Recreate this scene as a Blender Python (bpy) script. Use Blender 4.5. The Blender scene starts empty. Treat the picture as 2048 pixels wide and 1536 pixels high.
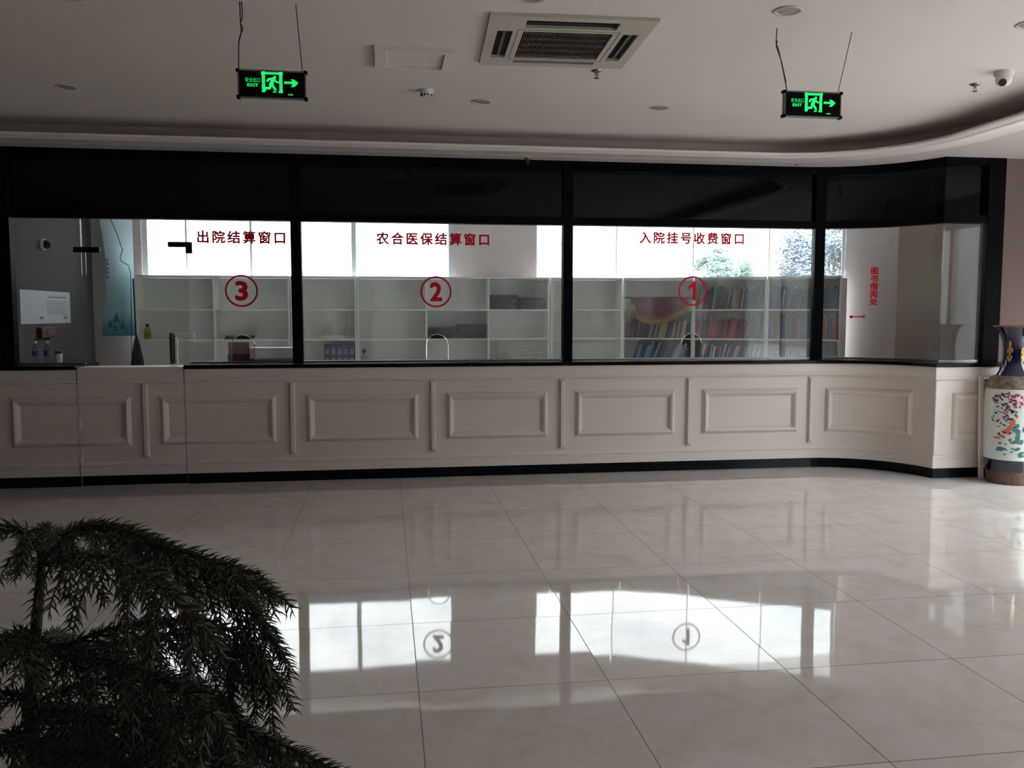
import bpy, math, random
from mathutils import Vector, Matrix

# ------------------------------------------------------------------ scene, camera, light
scene = bpy.context.scene
col = scene.collection
random.seed(7)
TH, PITCH, FPX, CAMZ = 0.1448, 0.0812, 1736.5, 1.5555      # yaw, pitch (rad), focal length in px of the 2048 frame, eye height

cam_data = bpy.data.cameras.new('camera')
cam_data.sensor_width = 36.0
cam_data.lens = FPX / 2048 * 36.0
cam_data.clip_start = 0.05
cam_data.clip_end = 400
cam = bpy.data.objects.new('camera', cam_data)
cam.location = (0, 0, CAMZ)
cam.rotation_euler = (math.pi / 2 - PITCH, 0, -TH)
col.objects.link(cam)
scene.camera = cam

scene.view_settings.view_transform = 'Standard'
scene.view_settings.look = 'None'
scene.view_settings.exposure = 0.0
scene.view_settings.gamma = 1.0
scene.view_settings.use_curve_mapping = False
scene.cycles.use_denoising = True
scene.cycles.max_bounces = 10
scene.cycles.diffuse_bounces = 6
scene.cycles.glossy_bounces = 5
scene.cycles.transparent_max_bounces = 16
scene.cycles.sample_clamp_indirect = 8.0

SKY = 5.5
world = bpy.data.worlds.new('overcast_sky')
scene.world = world
world.use_nodes = True
wn, wl = world.node_tree.nodes, world.node_tree.links
wn.clear()
w_out = wn.new('ShaderNodeOutputWorld')
w_bg = wn.new('ShaderNodeBackground')
w_tc = wn.new('ShaderNodeTexCoord')
w_map = wn.new('ShaderNodeMapping'); w_map.inputs['Scale'].default_value = (3.0, 3.0, 7.0)
w_noise = wn.new('ShaderNodeTexNoise'); w_noise.inputs['Scale'].default_value = 2.2; w_noise.inputs['Detail'].default_value = 5
w_ramp = wn.new('ShaderNodeValToRGB')
w_ramp.color_ramp.elements[0].position = 0.36; w_ramp.color_ramp.elements[0].color = (0.70, 0.75, 0.80, 1)
w_ramp.color_ramp.elements[1].position = 0.60; w_ramp.color_ramp.elements[1].color = (0.98, 1.0, 1.0, 1)
wl.new(w_tc.outputs['Generated'], w_map.inputs['Vector']); wl.new(w_map.outputs['Vector'], w_noise.inputs['Vector'])
wl.new(w_noise.outputs['Fac'], w_ramp.inputs['Fac']); wl.new(w_ramp.outputs['Color'], w_bg.inputs['Color'])
# the sun stands behind the haze on the entrance side (+x), so the sky is brighter there
w_dot = wn.new('ShaderNodeVectorMath'); w_dot.operation = 'DOT_PRODUCT'; w_dot.inputs[1].default_value = (0.62, -0.72, 0.30)
w_max = wn.new('ShaderNodeMath'); w_max.operation = 'MAXIMUM'; w_max.inputs[1].default_value = 0.0
w_pow = wn.new('ShaderNodeMath'); w_pow.operation = 'POWER'; w_pow.inputs[1].default_value = 3.0
w_mad = wn.new('ShaderNodeMath'); w_mad.operation = 'MULTIPLY_ADD'; w_mad.inputs[1].default_value = SKY * 1.5; w_mad.inputs[2].default_value = SKY
wl.new(w_tc.outputs['Generated'], w_dot.inputs[0]); wl.new(w_dot.outputs['Value'], w_max.inputs[0])
wl.new(w_max.outputs[0], w_pow.inputs[0]); wl.new(w_pow.outputs[0], w_mad.inputs[0])
# overcast sky: brighter towards the zenith than at the horizon
w_sep = wn.new('ShaderNodeSeparateXYZ'); w_z = wn.new('ShaderNodeMath'); w_z.operation = 'MAXIMUM'; w_z.inputs[1].default_value = 0.0
w_z2 = wn.new('ShaderNodeMath'); w_z2.operation = 'POWER'; w_z2.inputs[1].default_value = 2.0
w_z3 = wn.new('ShaderNodeMath'); w_z3.operation = 'MULTIPLY_ADD'; w_z3.inputs[1].default_value = 3.6; w_z3.inputs[2].default_value = 0.95
w_mul = wn.new('ShaderNodeMath'); w_mul.operation = 'MULTIPLY'
wl.new(w_tc.outputs['Generated'], w_sep.inputs[0]); wl.new(w_sep.outputs[2], w_z.inputs[0]); wl.new(w_z.outputs[0], w_z2.inputs[0]); wl.new(w_z2.outputs[0], w_z3.inputs[0])
wl.new(w_mad.outputs[0], w_mul.inputs[0]); wl.new(w_z3.outputs[0], w_mul.inputs[1]); wl.new(w_mul.outputs[0], w_bg.inputs['Strength'])
wl.new(w_bg.outputs['Background'], w_out.inputs['Surface'])

def portal(name, loc, direction, sx, sy):
    """sampling portal in a real window opening, facing into the room"""
    ld = bpy.data.lights.new(name, 'AREA'); ld.shape = 'RECTANGLE'; ld.size = sx; ld.size_y = sy
    ld.cycles.is_portal = True
    o = bpy.data.objects.new(name, ld); o.location = loc
    o.rotation_euler = Vector(direction).to_track_quat('-Z', 'Y').to_euler()
    col.objects.link(o)

portal('daylight_entrance', (7.25, 3.2, 1.4), (-1, 0, 0), 6.8, 2.6)
portal('daylight_rear_window', (-1.0, 10.93, 1.98), (0, -1, 0), 3.7, 2.15)
portal('daylight_curved_window', (3.75, 10.42, 1.98), (-0.29, -0.957, 0), 3.8, 2.15)

# ------------------------------------------------------------------ materials
def lin(c):
    return c / 12.92 if c <= 0.04045 else ((c + 0.055) / 1.055) ** 2.4
def rgb(r, g, b):
    return (lin(r / 255), lin(g / 255), lin(b / 255), 1)

def mat(name, color, rough=0.5, metal=0.0, spec=0.5, noise=0.0, scale=8.0, emit=None, emit_s=0.0, bump=0.0, coat=0.0):
    m = bpy.data.materials.new(name); m.use_nodes = True
    n, l = m.node_tree.nodes, m.node_tree.links
    b = n['Principled BSDF']
    b.inputs['Base Color'].default_value = color
    b.inputs['Roughness'].default_value = rough
    b.inputs['Metallic'].default_value = metal
    b.inputs['Specular IOR Level'].default_value = spec
    b.inputs['Coat Weight'].default_value = coat
    if emit:
        b.inputs['Emission Color'].default_value = emit; b.inputs['Emission Strength'].default_value = emit_s
    if noise or bump:
        tc = n.new('ShaderNodeTexCoord'); nz = n.new('ShaderNodeTexNoise')
        nz.inputs['Scale'].default_value = scale; nz.inputs['Detail'].default_value = 4
        l.new(tc.outputs['Object'], nz.inputs['Vector'])
        if noise:
            rp = n.new('ShaderNodeValToRGB')
            rp.color_ramp.elements[0].position = 0.3; rp.color_ramp.elements[1].position = 0.7
            rp.color_ramp.elements[0].color = tuple(c * (1 - noise) for c in color[:3]) + (1,)
            rp.color_ramp.elements[1].color = tuple(min(1, c * (1 + noise)) for c in color[:3]) + (1,)
            l.new(nz.outputs['Fac'], rp.inputs['Fac']); l.new(rp.outputs['Color'], b.inputs['Base Color'])
        if bump:
            bp = n.new('ShaderNodeBump'); bp.inputs['Strength'].default_value = bump; bp.inputs['Distance'].default_value = 0.01
            l.new(nz.outputs['Fac'], bp.inputs['Height']); l.new(bp.outputs['Normal'], b.inputs['Normal'])
    return m

def glass_mat(name, tint, ior=1.5, smear_veil=False):
    m = bpy.data.materials.new(name); m.use_nodes = True
    n, l = m.node_tree.nodes, m.node_tree.links; n.clear()
    out = n.new('ShaderNodeOutputMaterial'); mix = n.new('ShaderNodeMixShader')
    tr = n.new('ShaderNodeBsdfTransparent'); gl = n.new('ShaderNodeBsdfGlossy')
    tr.inputs['Color'].default_value = tint; gl.inputs['Roughness'].default_value = 0.0
    f0 = ((ior - 1) / (ior + 1)) ** 2                            # Schlick reflectance, the same from both faces of the sheet
    ge = n.new('ShaderNodeNewGeometry'); dt = n.new('ShaderNodeVectorMath'); dt.operation = 'DOT_PRODUCT'
    l.new(ge.outputs['Incoming'], dt.inputs[0]); l.new(ge.outputs['Normal'], dt.inputs[1])
    def op(o, a, b_=None):
        x = n.new('ShaderNodeMath'); x.operation = o
        for i, v in enumerate((a, b_)):
            if v is None: continue
            if isinstance(v, (int, float)): x.inputs[i].default_value = v
            else: l.new(v, x.inputs[i])
        return x.outputs[0]
    fac = op('ADD', op('MULTIPLY', op('POWER', op('SUBTRACT', 1.0, op('ABSOLUTE', dt.outputs['Value'])), 5.0), 1 - f0), f0)
    l.new(fac, mix.inputs['Fac']); l.new(tr.outputs[0], mix.inputs[1]); l.new(gl.outputs[0], mix.inputs[2])
    last = mix
    if smear_veil:                                                    # dust and wiping marks, with a translucent veil added to brighten the view behind
        df = n.new('ShaderNodeBsdfDiffuse'); df.inputs['Color'].default_value = (0.75, 0.8, 0.82, 1)
        tc = n.new('ShaderNodeTexCoord'); mp = n.new('ShaderNodeMapping'); mp.inputs['Scale'].default_value = (2.2, 1, 0.9)
        mp.inputs['Rotation'].default_value = (0, 0.5, 0)
        nz = n.new('ShaderNodeTexNoise'); nz.inputs['Scale'].default_value = 1.7; nz.inputs['Detail'].default_value = 6
        mr = n.new('ShaderNodeMapRange'); mr.inputs['From Min'].default_value = 0.42; mr.inputs['From Max'].default_value = 0.75
        mr.inputs['To Min'].default_value = 0.022; mr.inputs['To Max'].default_value = 0.10
        m2 = n.new('ShaderNodeMixShader')
        l.new(tc.outputs['Object'], mp.inputs['Vector']); l.new(mp.outputs['Vector'], nz.inputs['Vector'])
        l.new(nz.outputs['Fac'], mr.inputs['Value']); l.new(mr.outputs['Result'], m2.inputs['Fac'])
        tl = n.new('ShaderNodeBsdfTranslucent'); tl.inputs['Color'].default_value = (0.8, 0.83, 0.83, 1); m3 = n.new('ShaderNodeMixShader'); m3.inputs['Fac'].default_value = 0.65
        l.new(df.outputs[0], m3.inputs[1]); l.new(tl.outputs[0], m3.inputs[2])
        l.new(mix.outputs[0], m2.inputs[1]); l.new(m3.outputs[0], m2.inputs[2]); last = m2
    l.new(last.outputs[0], out.inputs['Surface'])
    return m

def floor_mat():
    m = bpy.data.materials.new('polished_marble_tile'); m.use_nodes = True
    n, l = m.node_tree.nodes, m.node_tree.links
    b = n['Principled BSDF']
    def math_(op, a, bb=None, c=None):
        x = n.new('ShaderNodeMath'); x.operation = op
        for i, v in enumerate((a, bb, c)):
            if v is None: continue
            if isinstance(v, (int, float)): x.inputs[i].default_value = v
            else: l.new(v, x.inputs[i])
        return x.outputs[0]
    geo = n.new('ShaderNodeNewGeometry'); sep = n.new('ShaderNodeSeparateXYZ')
    l.new(geo.outputs['Position'], sep.inputs[0])
    u = math_('ADD', math_('DIVIDE', sep.outputs[0], 0.8), 0.8509)
    v = math_('SUBTRACT', math_('DIVIDE', sep.outputs[1], 0.8), 3.3549)
    fu, fv = math_('FLOOR', u), math_('FLOOR', v)
    du = math_('ABSOLUTE', math_('SUBTRACT', math_('FRACT', u), 0.5)); dv = math_('ABSOLUTE', math_('SUBTRACT', math_('FRACT', v), 0.5))
    edge = math_('MAXIMUM', du, dv)
    grout = math_('GREATER_THAN', edge, 0.4974)
    cmb = n.new('ShaderNodeCombineXYZ'); l.new(fu, cmb.inputs[0]); l.new(fv, cmb.inputs[1])
    wn_ = n.new('ShaderNodeTexWhiteNoise'); wn_.noise_dimensions = '3D'; l.new(cmb.outputs[0], wn_.inputs['Vector'])
    # marble clouds, shifted per tile
    sc = n.new('ShaderNodeVectorMath'); sc.operation = 'SCALE'; sc.inputs['Scale'].default_value = 13.0; l.new(wn_.outputs['Color'], sc.inputs[0])
    ad = n.new('ShaderNodeVectorMath'); ad.operation = 'ADD'; l.new(geo.outputs['Position'], ad.inputs[0]); l.new(sc.outputs[0], ad.inputs[1])
    nz = n.new('ShaderNodeTexNoise'); nz.inputs['Scale'].default_value = 4.2; nz.inputs['Detail'].default_value = 7
    nz.inputs['Roughness'].default_value = 0.62; nz.inputs['Distortion'].default_value = 0.9
    l.new(ad.outputs[0], nz.inputs['Vector'])
    rp = n.new('ShaderNodeValToRGB'); cr = rp.color_ramp
    cr.elements[0].position = 0.30; cr.elements[0].color = rgb(205, 190, 176)
    cr.elements[1].position = 0.68; cr.elements[1].color = rgb(214, 209, 208)
    e = cr.elements.new(0.42); e.color = rgb(209, 200, 192)
    e = cr.elements.new(0.54); e.color = rgb(213, 206, 201)
    l.new(nz.outputs['Fac'], rp.inputs['Fac'])
    mx = n.new('ShaderNodeMix'); mx.data_type = 'RGBA'
    l.new(grout, mx.inputs['Factor']); l.new(rp.outputs['Color'], mx.inputs['A']); mx.inputs['B'].default_value = rgb(70, 62, 56)
    l.new(mx.outputs['Result'], b.inputs['Base Color'])
    rg = math_('ADD', math_('MULTIPLY', grout, 0.4), 0.035)
    l.new(rg, b.inputs['Roughness'])
    b.inputs['Specular IOR Level'].default_value = 0.5
    b.inputs['IOR'].default_value = 1.52
    # every tile is laid a hair out of level, and its polish is slightly wavy
    sub = n.new('ShaderNodeVectorMath'); sub.operation = 'SUBTRACT'; sub.inputs[1].default_value = (0.5, 0.5, 0.5); l.new(wn_.outputs['Color'], sub.inputs[0])
    s2 = n.new('ShaderNodeVectorMath'); s2.operation = 'MULTIPLY'; s2.inputs[1].default_value = (0.0055, 0.0055, 0.0); l.new(sub.outputs[0], s2.inputs[0])
    n2 = n.new('ShaderNodeTexNoise'); n2.inputs['Scale'].default_value = 1.8; n2.inputs['Detail'].default_value = 2; l.new(ad.outputs[0], n2.inputs['Vector'])
    s3 = n.new('ShaderNodeVectorMath'); s3.operation = 'SUBTRACT'; s3.inputs[1].default_value = (0.5, 0.5, 0.5); l.new(n2.outputs['Color'], s3.inputs[0])
    s4 = n.new('ShaderNodeVectorMath'); s4.operation = 'MULTIPLY'; s4.inputs[1].default_value = (0.006, 0.006, 0.0); l.new(s3.outputs[0], s4.inputs[0])
    a2 = n.new('ShaderNodeVectorMath'); a2.operation = 'ADD'; l.new(s2.outputs[0], a2.inputs[0]); l.new(s4.outputs[0], a2.inputs[1])
    a3 = n.new('ShaderNodeVectorMath'); a3.operation = 'ADD'; l.new(geo.outputs['Normal'], a3.inputs[0]); l.new(a2.outputs[0], a3.inputs[1])
    nn = n.new('ShaderNodeVectorMath'); nn.operation = 'NORMALIZE'; l.new(a3.outputs[0], nn.inputs[0])
    l.new(nn.outputs[0], b.inputs['Normal'])
    return m

M = dict(
    floor=floor_mat(),
    ceiling=mat('ceiling_paint', rgb(225, 216, 211), 0.9, spec=0.2),
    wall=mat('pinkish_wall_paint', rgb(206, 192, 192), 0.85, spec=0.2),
    wall_shaded=mat('shaded_wall_paint', rgb(72, 71, 71), 0.9, spec=0.2),  # dark tone stands in for the dim light on the office side wall
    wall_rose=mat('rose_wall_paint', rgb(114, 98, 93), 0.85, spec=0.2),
    wall_dim=mat('darkened_hall_wall', rgb(104, 94, 88), 0.7, spec=0.2),  # hall walls out of view, darkened to cut bounce light at the left
    office=mat('white_office_paint', rgb(244, 243, 241), 0.9, spec=0.2),
    cream=mat('cream_lacquer', rgb(213, 203, 196), 0.45),
    black=mat('black_granite', rgb(14, 14, 16), 0.2, spec=0.15, noise=0.3, scale=60),
    blackmetal=mat('black_aluminium', rgb(12, 12, 13), 0.5, spec=0.03),
    blackglass=mat('black_back_painted_glass', rgb(6, 6, 7), 0.06, spec=0.2),
    white=mat('white_plastic', rgb(222, 220, 216), 0.45),
    acwhite=mat('aged_white_plastic', rgb(196, 188, 178), 0.5),
    dark=mat('dark_void', rgb(16, 13, 12), 0.8),
    darkgrey=mat('dark_grey_plastic', rgb(52, 50, 50), 0.5),
    shelf=mat('pale_laminate', rgb(242, 243, 240), 0.5),
    shelf_back=mat('grey_back_board', rgb(240, 242, 238), 0.6),
    chrome=mat('chrome', rgb(210, 210, 212), 0.12, metal=1.0),
    steel=mat('brushed_steel', rgb(150, 150, 152), 0.35, metal=1.0),
    frame=mat('white_window_frame', rgb(196, 202, 206), 0.45),
    red=mat('red_vinyl', rgb(206, 16, 44), 0.6, spec=0.2),
    glass=glass_mat('clear_glass', (0.945, 0.955, 0.95, 1), smear_veil=True),
    wglass=glass_mat('window_glass', (0.95, 0.97, 0.97, 1)),
    green=mat('lit_green', rgb(20, 240, 130), 0.5, emit=(0.015, 0.80, 0.17, 1), emit_s=0.8),
    signface=mat('sign_black_acrylic', rgb(7, 8, 8), 0.3, spec=0.06),
    alu=mat('sign_aluminium', rgb(120, 122, 120), 0.4, metal=0.7),
    wire=mat('dark_cord', rgb(30, 22, 20), 0.7),
)

# ------------------------------------------------------------------ helpers
class MB:
    def __init__(self): self.v, self.f, self.mi = [], [], []
    def add(self, verts, faces, mi=0):
        o = len(self.v); self.v += [tuple(p) for p in verts]
        for fc in faces: self.f.append(tuple(i + o for i in fc)); self.mi.append(mi)
        return self
    def box(self, x0, x1, y0, y1, z0, z1, mi=0):
        return self.add([(x0,y0,z0),(x1,y0,z0),(x1,y1,z0),(x0,y1,z0),(x0,y0,z1),(x1,y0,z1),(x1,y1,z1),(x0,y1,z1)],
                 [(0,3,2,1),(4,5,6,7),(0,1,5,4),(1,2,6,5),(2,3,7,6),(3,0,4,7)], mi)
    def cbox(self, x0, x1, y0, y1, z0, z1, c=0.004, mi=0):
        """box with chamfered edges"""
        P = []
        for z, ins in ((z0, c), (z0 + c, 0), (z1 - c, 0), (z1, c)):
            a0, a1, b0, b1 = x0 + ins, x1 - ins, y0 + ins, y1 - ins
            k = c if ins == 0 else c * 0.4
            P += [(a0+k,b0,z),(a1-k,b0,z),(a1,b0+k,z),(a1,b1-k,z),(a1-k,b1,z),(a0+k,b1,z),(a0,b1-k,z),(a0,b0+k,z)]
        F = [tuple(range(7, -1, -1)), tuple(range(24, 32))]
        for r in range(3):
            for i in range(8):
                j = (i + 1) % 8
                F.append((r*8+i, r*8+j, r*8+8+j, r*8+8+i))
        return self.add(P, F, mi)
    def obox(self, c, ux, uy, uz, mi=0):
        c, ux, uy, uz = map(Vector, (c, ux, uy, uz))
        P = [c + ux*a + uy*b_ + uz*d for d in (-1, 1) for (a, b_) in ((-1,-1),(1,-1),(1,1),(-1,1))]
        return self.add(P, [(0,3,2,1),(4,5,6,7),(0,1,5,4),(1,2,6,5),(2,3,7,6),(3,0,4,7)], mi)
    def tube(self, pts, r, n=8, mi=0, cap=True):
        pts = [Vector(p) for p in pts]; rs = r if isinstance(r, (list, tuple)) else [r] * len(pts)
        P, F = [], []; prev = None
        for i, p in enumerate(pts):
            t = (pts[min(i+1, len(pts)-1)] - pts[max(i-1, 0)]).normalized()
            a = prev if prev else (Vector((0,0,1)) if abs(t.z) < 0.9 else Vector((1,0,0)))
            a = (a - t * a.dot(t)).normalized(); prev = a; b_ = t.cross(a)
            P += [p + (a*math.cos(2*math.pi*k/n) + b_*math.sin(2*math.pi*k/n)) * rs[i] for k in range(n)]
        for i in range(len(pts)-1):
            for k in range(n):
                F.append((i*n+k, i*n+(k+1)%n, (i+1)*n+(k+1)%n, (i+1)*n+k))
        if cap:
            F.append(tuple(range(n-1, -1, -1))); F.append(tuple((len(pts)-1)*n + k for k in range(n)))
        return self.add(P, F, mi)
    def lathe(self, prof, c=(0,0,0), n=32, mi=0):
        P, F = [], []; m = len(prof)
        for (r, z) in prof:
            P += [(c[0]+r*math.cos(2*math.pi*k/n), c[1]+r*math.sin(2*math.pi*k/n), c[2]+z) for k in range(n)]
        for i in range(m-1):
            for k in range(n):
                F.append((i*n+k, i*n+(k+1)%n, (i+1)*n+(k+1)%n, (i+1)*n+k))
        F.append(tuple(range(n-1, -1, -1))); F.append(tuple((m-1)*n+k for k in range(n)))
        return self.add(P, F, mi)
    def prism(self, poly, fn, t0, t1, mi=0):
        """extrude 2-D polygon; fn(a,b,t) -> point"""
        n = len(poly)
        P = [fn(a, b_, t0) for a, b_ in poly] + [fn(a, b_, t1) for a, b_ in poly]
        F = [tuple(range(n-1, -1, -1)), tuple(range(n, 2*n))] + [(i, (i+1)%n, n+(i+1)%n, n+i) for i in range(n)]
        return self.add(P, F, mi)
    def grid(self, rows, mi=0, flip=False):
        """rows of equal length -> quad sheet"""
        w = len(rows[0]); P = [p for r in rows for p in r]
        F = []
        for i in range(len(rows)-1):
            for k in range(w-1):
                q = (i*w+k, i*w+k+1, (i+1)*w+k+1, (i+1)*w+k)
                F.append(q[::-1] if flip else q)
        return self.add(P, F, mi)
    def build(self, name, mats, parent=None, smooth=False, origin=None):
        me = bpy.data.meshes.new(name)
        if parent is not None: mx = ROOT[parent].inverted()
        else: mx = Matrix.Translation(-Vector(origin or (0,0,0)))
        me.from_pydata([mx @ Vector(p) for p in self.v], [], self.f)
        mats = mats if isinstance(mats, (list, tuple)) else [mats]
        for m in mats: me.materials.append(m)
        if len(mats) > 1: me.polygons.foreach_set('material_index', self.mi)
        import bmesh
        bm = bmesh.new(); bm.from_mesh(me); bmesh.ops.recalc_face_normals(bm, faces=bm.faces); bm.to_mesh(me); bm.free()
        if smooth:
            me.polygons.foreach_set('use_smooth', [True] * len(me.polygons))
            try: me.set_sharp_from_angle(angle=math.radians(40))
            except Exception: pass
        o = bpy.data.objects.new(name, me); col.objects.link(o)
        if parent is not None: o.parent = parent; ROOT[o] = ROOT[parent]
        else:
            o.location = origin or (0,0,0); ROOT[o] = Matrix.Translation(Vector(o.location))
        return o

ROOT = {}
def tag(o, label=None, cat=None, group=None, kind=None):
    if label: o['label'] = label
    if cat: o['category'] = cat
    if group: o['group'] = group
    if kind: o['kind'] = kind
    return o
def empty(name, loc, rz=0.0, label=None, cat=None, group=None):
    o = bpy.data.objects.new(name, None); o.empty_display_size = 0.1
    o.location = loc; o.rotation_euler = (0, 0, rz); col.objects.link(o)
    ROOT[o] = Matrix.Translation(Vector(loc)) @ Matrix.Rotation(rz, 4, 'Z')
    return tag(o, label, cat, group)
def struct(o): o['kind'] = 'structure'; return o
def copy_tree(o, parent=None):
    c = o.copy(); col.objects.link(c); c.parent = parent
    for ch in o.children: copy_tree(ch, c)
    return c
def text_mesh(s, size, bold=0.0, align='CENTER'):
    """lettering as flat polygons: list of (verts, faces) in x (right), y (up)"""
    K = 10.0 / size                                          # tessellate large, then scale down
    cu = bpy.data.curves.new('lettering', 'FONT'); cu.body = s; cu.size = 10.0; cu.align_x = align; cu.align_y = 'CENTER'
    cu.resolution_u = 4; cu.fill_mode = 'FRONT'
    o = bpy.data.objects.new('lettering', cu); col.objects.link(o)
    dg = bpy.context.evaluated_depsgraph_get(); me = bpy.data.meshes.new_from_object(o.evaluated_get(dg))
    V0 = [(v.co.x / K, v.co.y / K) for v in me.vertices]; F0 = [tuple(p.vertices) for p in me.polygons]
    V, F = [], []                                            # heavier weight: overlaid copies, nudged all round
    for q, (dx, dy) in enumerate([(0, 0)] if not bold else [(bold*math.cos(t*math.pi/4), bold*math.sin(t*math.pi/4)) for t in range(8)]):
        n0 = len(V); V += [(x + dx, y + dy, q * 6e-5) for x, y in V0]; F += [tuple(i + n0 for i in f) for f in F0]
    bpy.data.objects.remove(o); bpy.data.curves.remove(cu); bpy.data.meshes.remove(me)
    return V, F
def add_text(mb, s, size, fn, bold=0.0, fit=None, mi=0):
    """fn maps (a, b) in the lettering plane to a point; fit=(w,h) rescales the block"""
    V, F = text_mesh(s, size, bold)
    if not V: return
    if fit:
        x0, x1 = min(v[0] for v in V), max(v[0] for v in V); y0, y1 = min(v[1] for v in V), max(v[1] for v in V)
        V = [((v[0]-(x0+x1)/2)/(x1-x0)*fit[0], (v[1]-(y0+y1)/2)/(y1-y0)*fit[1], v[2]) for v in V]
    mb.add([tuple(Vector(fn(v[0], v[1])) - Vector((0, v[2], 0))) for v in V], F, mi)
def cam_pt(px, py, depth):
    """world point seen at a pixel of the 2048x1536 frame, at a distance along the view axis"""
    X = (px - 1024) / FPX * depth; Yc = (768 - py) / FPX * depth
    f = depth * math.cos(PITCH) + Yc * math.sin(PITCH); z = -depth * math.sin(PITCH) + Yc * math.cos(PITCH)
    return Vector((X * math.cos(TH) + f * math.sin(TH), -X * math.sin(TH) + f * math.cos(TH), CAMZ + z))

# ------------------------------------------------------------------ counter line (plan): straight, concave arc, corner, short return
Y0, AX, AY, AR, YF = 8.20, 4.20, 7.27, 0.93, 7.46
ARC_END = math.asin((YF - AY) / AR)
S_END = AX + AR * (math.pi/2 - ARC_END)
def pos(s, d, z):
    """s along the counter face, d out from it towards the hall"""
    if s <= AX: return (s, Y0 - d, z)
    a = math.pi/2 - (s - AX) / AR
    return (AX + (AR - d) * math.cos(a), AY + (AR - d) * math.sin(a), z)
def line_pts(d, x0, x1, n=20):
    """plan polyline at offset d from x0 round the arc and corner to x1"""
    P = [(x0, Y0 - d)]
    if x1 <= AX: return P + [(x1, Y0 - d)]
    P.append((AX, Y0 - d))
    aend = math.asin((YF - d - AY) / (AR - d))
    for i in range(1, n + 1):
        a = math.pi/2 + (aend - math.pi/2) * i / n
        P.append((AX + (AR - d) * math.cos(a), AY + (AR - d) * math.sin(a)))
    P.append((x1, YF - d))
    return P
def loft(mb, prof, x0, x1, n=20, mi=0):
    """closed profile [(d, z)] swept along the counter line"""
    R = [[(x, y, z) for (x, y) in line_pts(d, x0, x1, n)] for d, z in prof]
    mb.grid(R + [R[0]], mi)
    w = len(R[0]); mb.add([r[0] for r in R], [tuple(range(len(R)))], mi); mb.add([r[-1] for r in R], [tuple(range(len(R)))], mi)
def rect(d0, d1, z0, z1): return [(d0, z0), (d1, z0), (d1, z1), (d0, z1)]
PROF = [(0.0, 0.018), (0.012, 0.036), (0.030, 0.052), (0.046, 0.046), (0.058, 0.034), (0.075, 0.018)]
def panel_frame(mb, s0, s1, z0, z1, clip=None, n=1, pf=pos):
    a, b_ = clip or (-99, 99)
    cl = lambda s: min(max(s, a), b_)
    for (i0, d0), (i1, d1) in zip(PROF[:-1], PROF[1:]):
        for top in (True, False):
            za, zb = (z1 - i0, z1 - i1) if top else (z0 + i0, z0 + i1)
            r0 = [pf(cl(s0+i0 + (s1-s0-2*i0)*k/n), d0, za) for k in range(n+1)]
            r1 = [pf(cl(s0+i1 + (s1-s0-2*i1)*k/n), d1, zb) for k in range(n+1)]
            mb.grid([r0, r1])
        for left in (True, False):
            sa, sb = (s0 + i0, s0 + i1) if left else (s1 - i0, s1 - i1)
            if not (a <= sa <= b_): continue
            mb.add([pf(sa, d0, z0+i0), pf(sa, d0, z1-i0), pf(sb, d1, z1-i1), pf(sb, d1, z0+i1)], [(0,1,2,3)])
def pilaster(mb, s, z0=0.245, z1=0.93, w=0.052, pf=pos):
    h = w / 2
    P = [pf(s-h, .018, z0), pf(s+h, .018, z0), pf(s+h, .018, z1), pf(s-h, .018, z1),
         pf(s-h*.55, .05, z0+.03), pf(s+h*.55, .05, z0+.03), pf(s+h*.55, .05, z1-.03), pf(s-h*.55, .05, z1-.03)]
    mb.add(P, [(4,5,6,7),(0,1,5,4),(1,2,6,5),(2,3,7,6),(3,0,4,7)])

TOP_RAIL = [(0.0, 0.925), (0.03, 0.93), (0.038, 0.94), (0.03, 0.955), (0.034, 0.97), (0.034, 1.055), (0.0, 1.055)]
BASE_RAIL = [(0.0, 0.10), (0.034, 0.10), (0.034, 0.185), (0.04, 0.195), (0.03, 0.21), (0.018, 0.225), (0.0, 0.225)]
PILS = [-3.425, -2.145, -0.855, 0.437, 1.68, 2.955, 4.23]
FRAMES = [(-3.275, -2.27), (-2.02, -1.0), (-0.73, 0.30), (0.565, 1.54), (1.81, 2.81), (3.09, 4.10)]
GX0, GX1 = -2.715, -1.80                                   # the gate in the counter

# ------------------------------------------------------------------ room shell
OH = 3.35                                                  # office ceiling height
XL, XR, YB = -4.4, 7.3, -3.2                               # hall: left wall, right wall, wall behind the viewer
fl = MB().box(XL - .2, 7.4, YB - .2, 11.4, -0.15, 0.0); struct(fl.build('floor', M['floor']))
struct(MB().box(XL - .2, 7.5, YB - .2, 8.9, 3.2, 3.3).build('ceiling', M['ceiling']))
# lowered perimeter with a cornice round the raised tray
TX, TY, TR, TYS = 3.62, 6.72, 1.5, 8.22
def tray(d, z, n=24):
    """riser line of the tray, moved d towards the tray centre"""
    P = [(XL - .2, TYS - d, z), (0, TYS - d, z), (TX, TYS - d, z)]
    for i in range(1, n + 1):
        a = math.pi/2 * (1 - i / n)
        P.append((TX + (TR - d) * math.cos(a), TY + (TR - d) * math.sin(a), z))
    P.append((TX + TR - d, YB - .2, z))
    return P
co = MB()
prof = [(0.0, 3.215), (0.0, 3.058), (0.40, 3.052), (0.42, 3.046), (0.42, 3.030), (0.40, 3.020), (0.37, 3.018), (0.36, 3.026), (0.32, 3.026), (0.31, 3.018), (0.26, 3.018), (0.245, 3.030), (0.0, 3.030)]
co.grid([tray(d, z) for d, z in prof]); struct(co.build('trim_1', M['ceiling'], smooth=True))
n = 24
inner = tray(0.0, 3.03, n)
outer = [(XL - .2, 8.6, 3.03), (0, 8.6, 3.03), (TX, 8.6, 3.03)]
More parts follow.
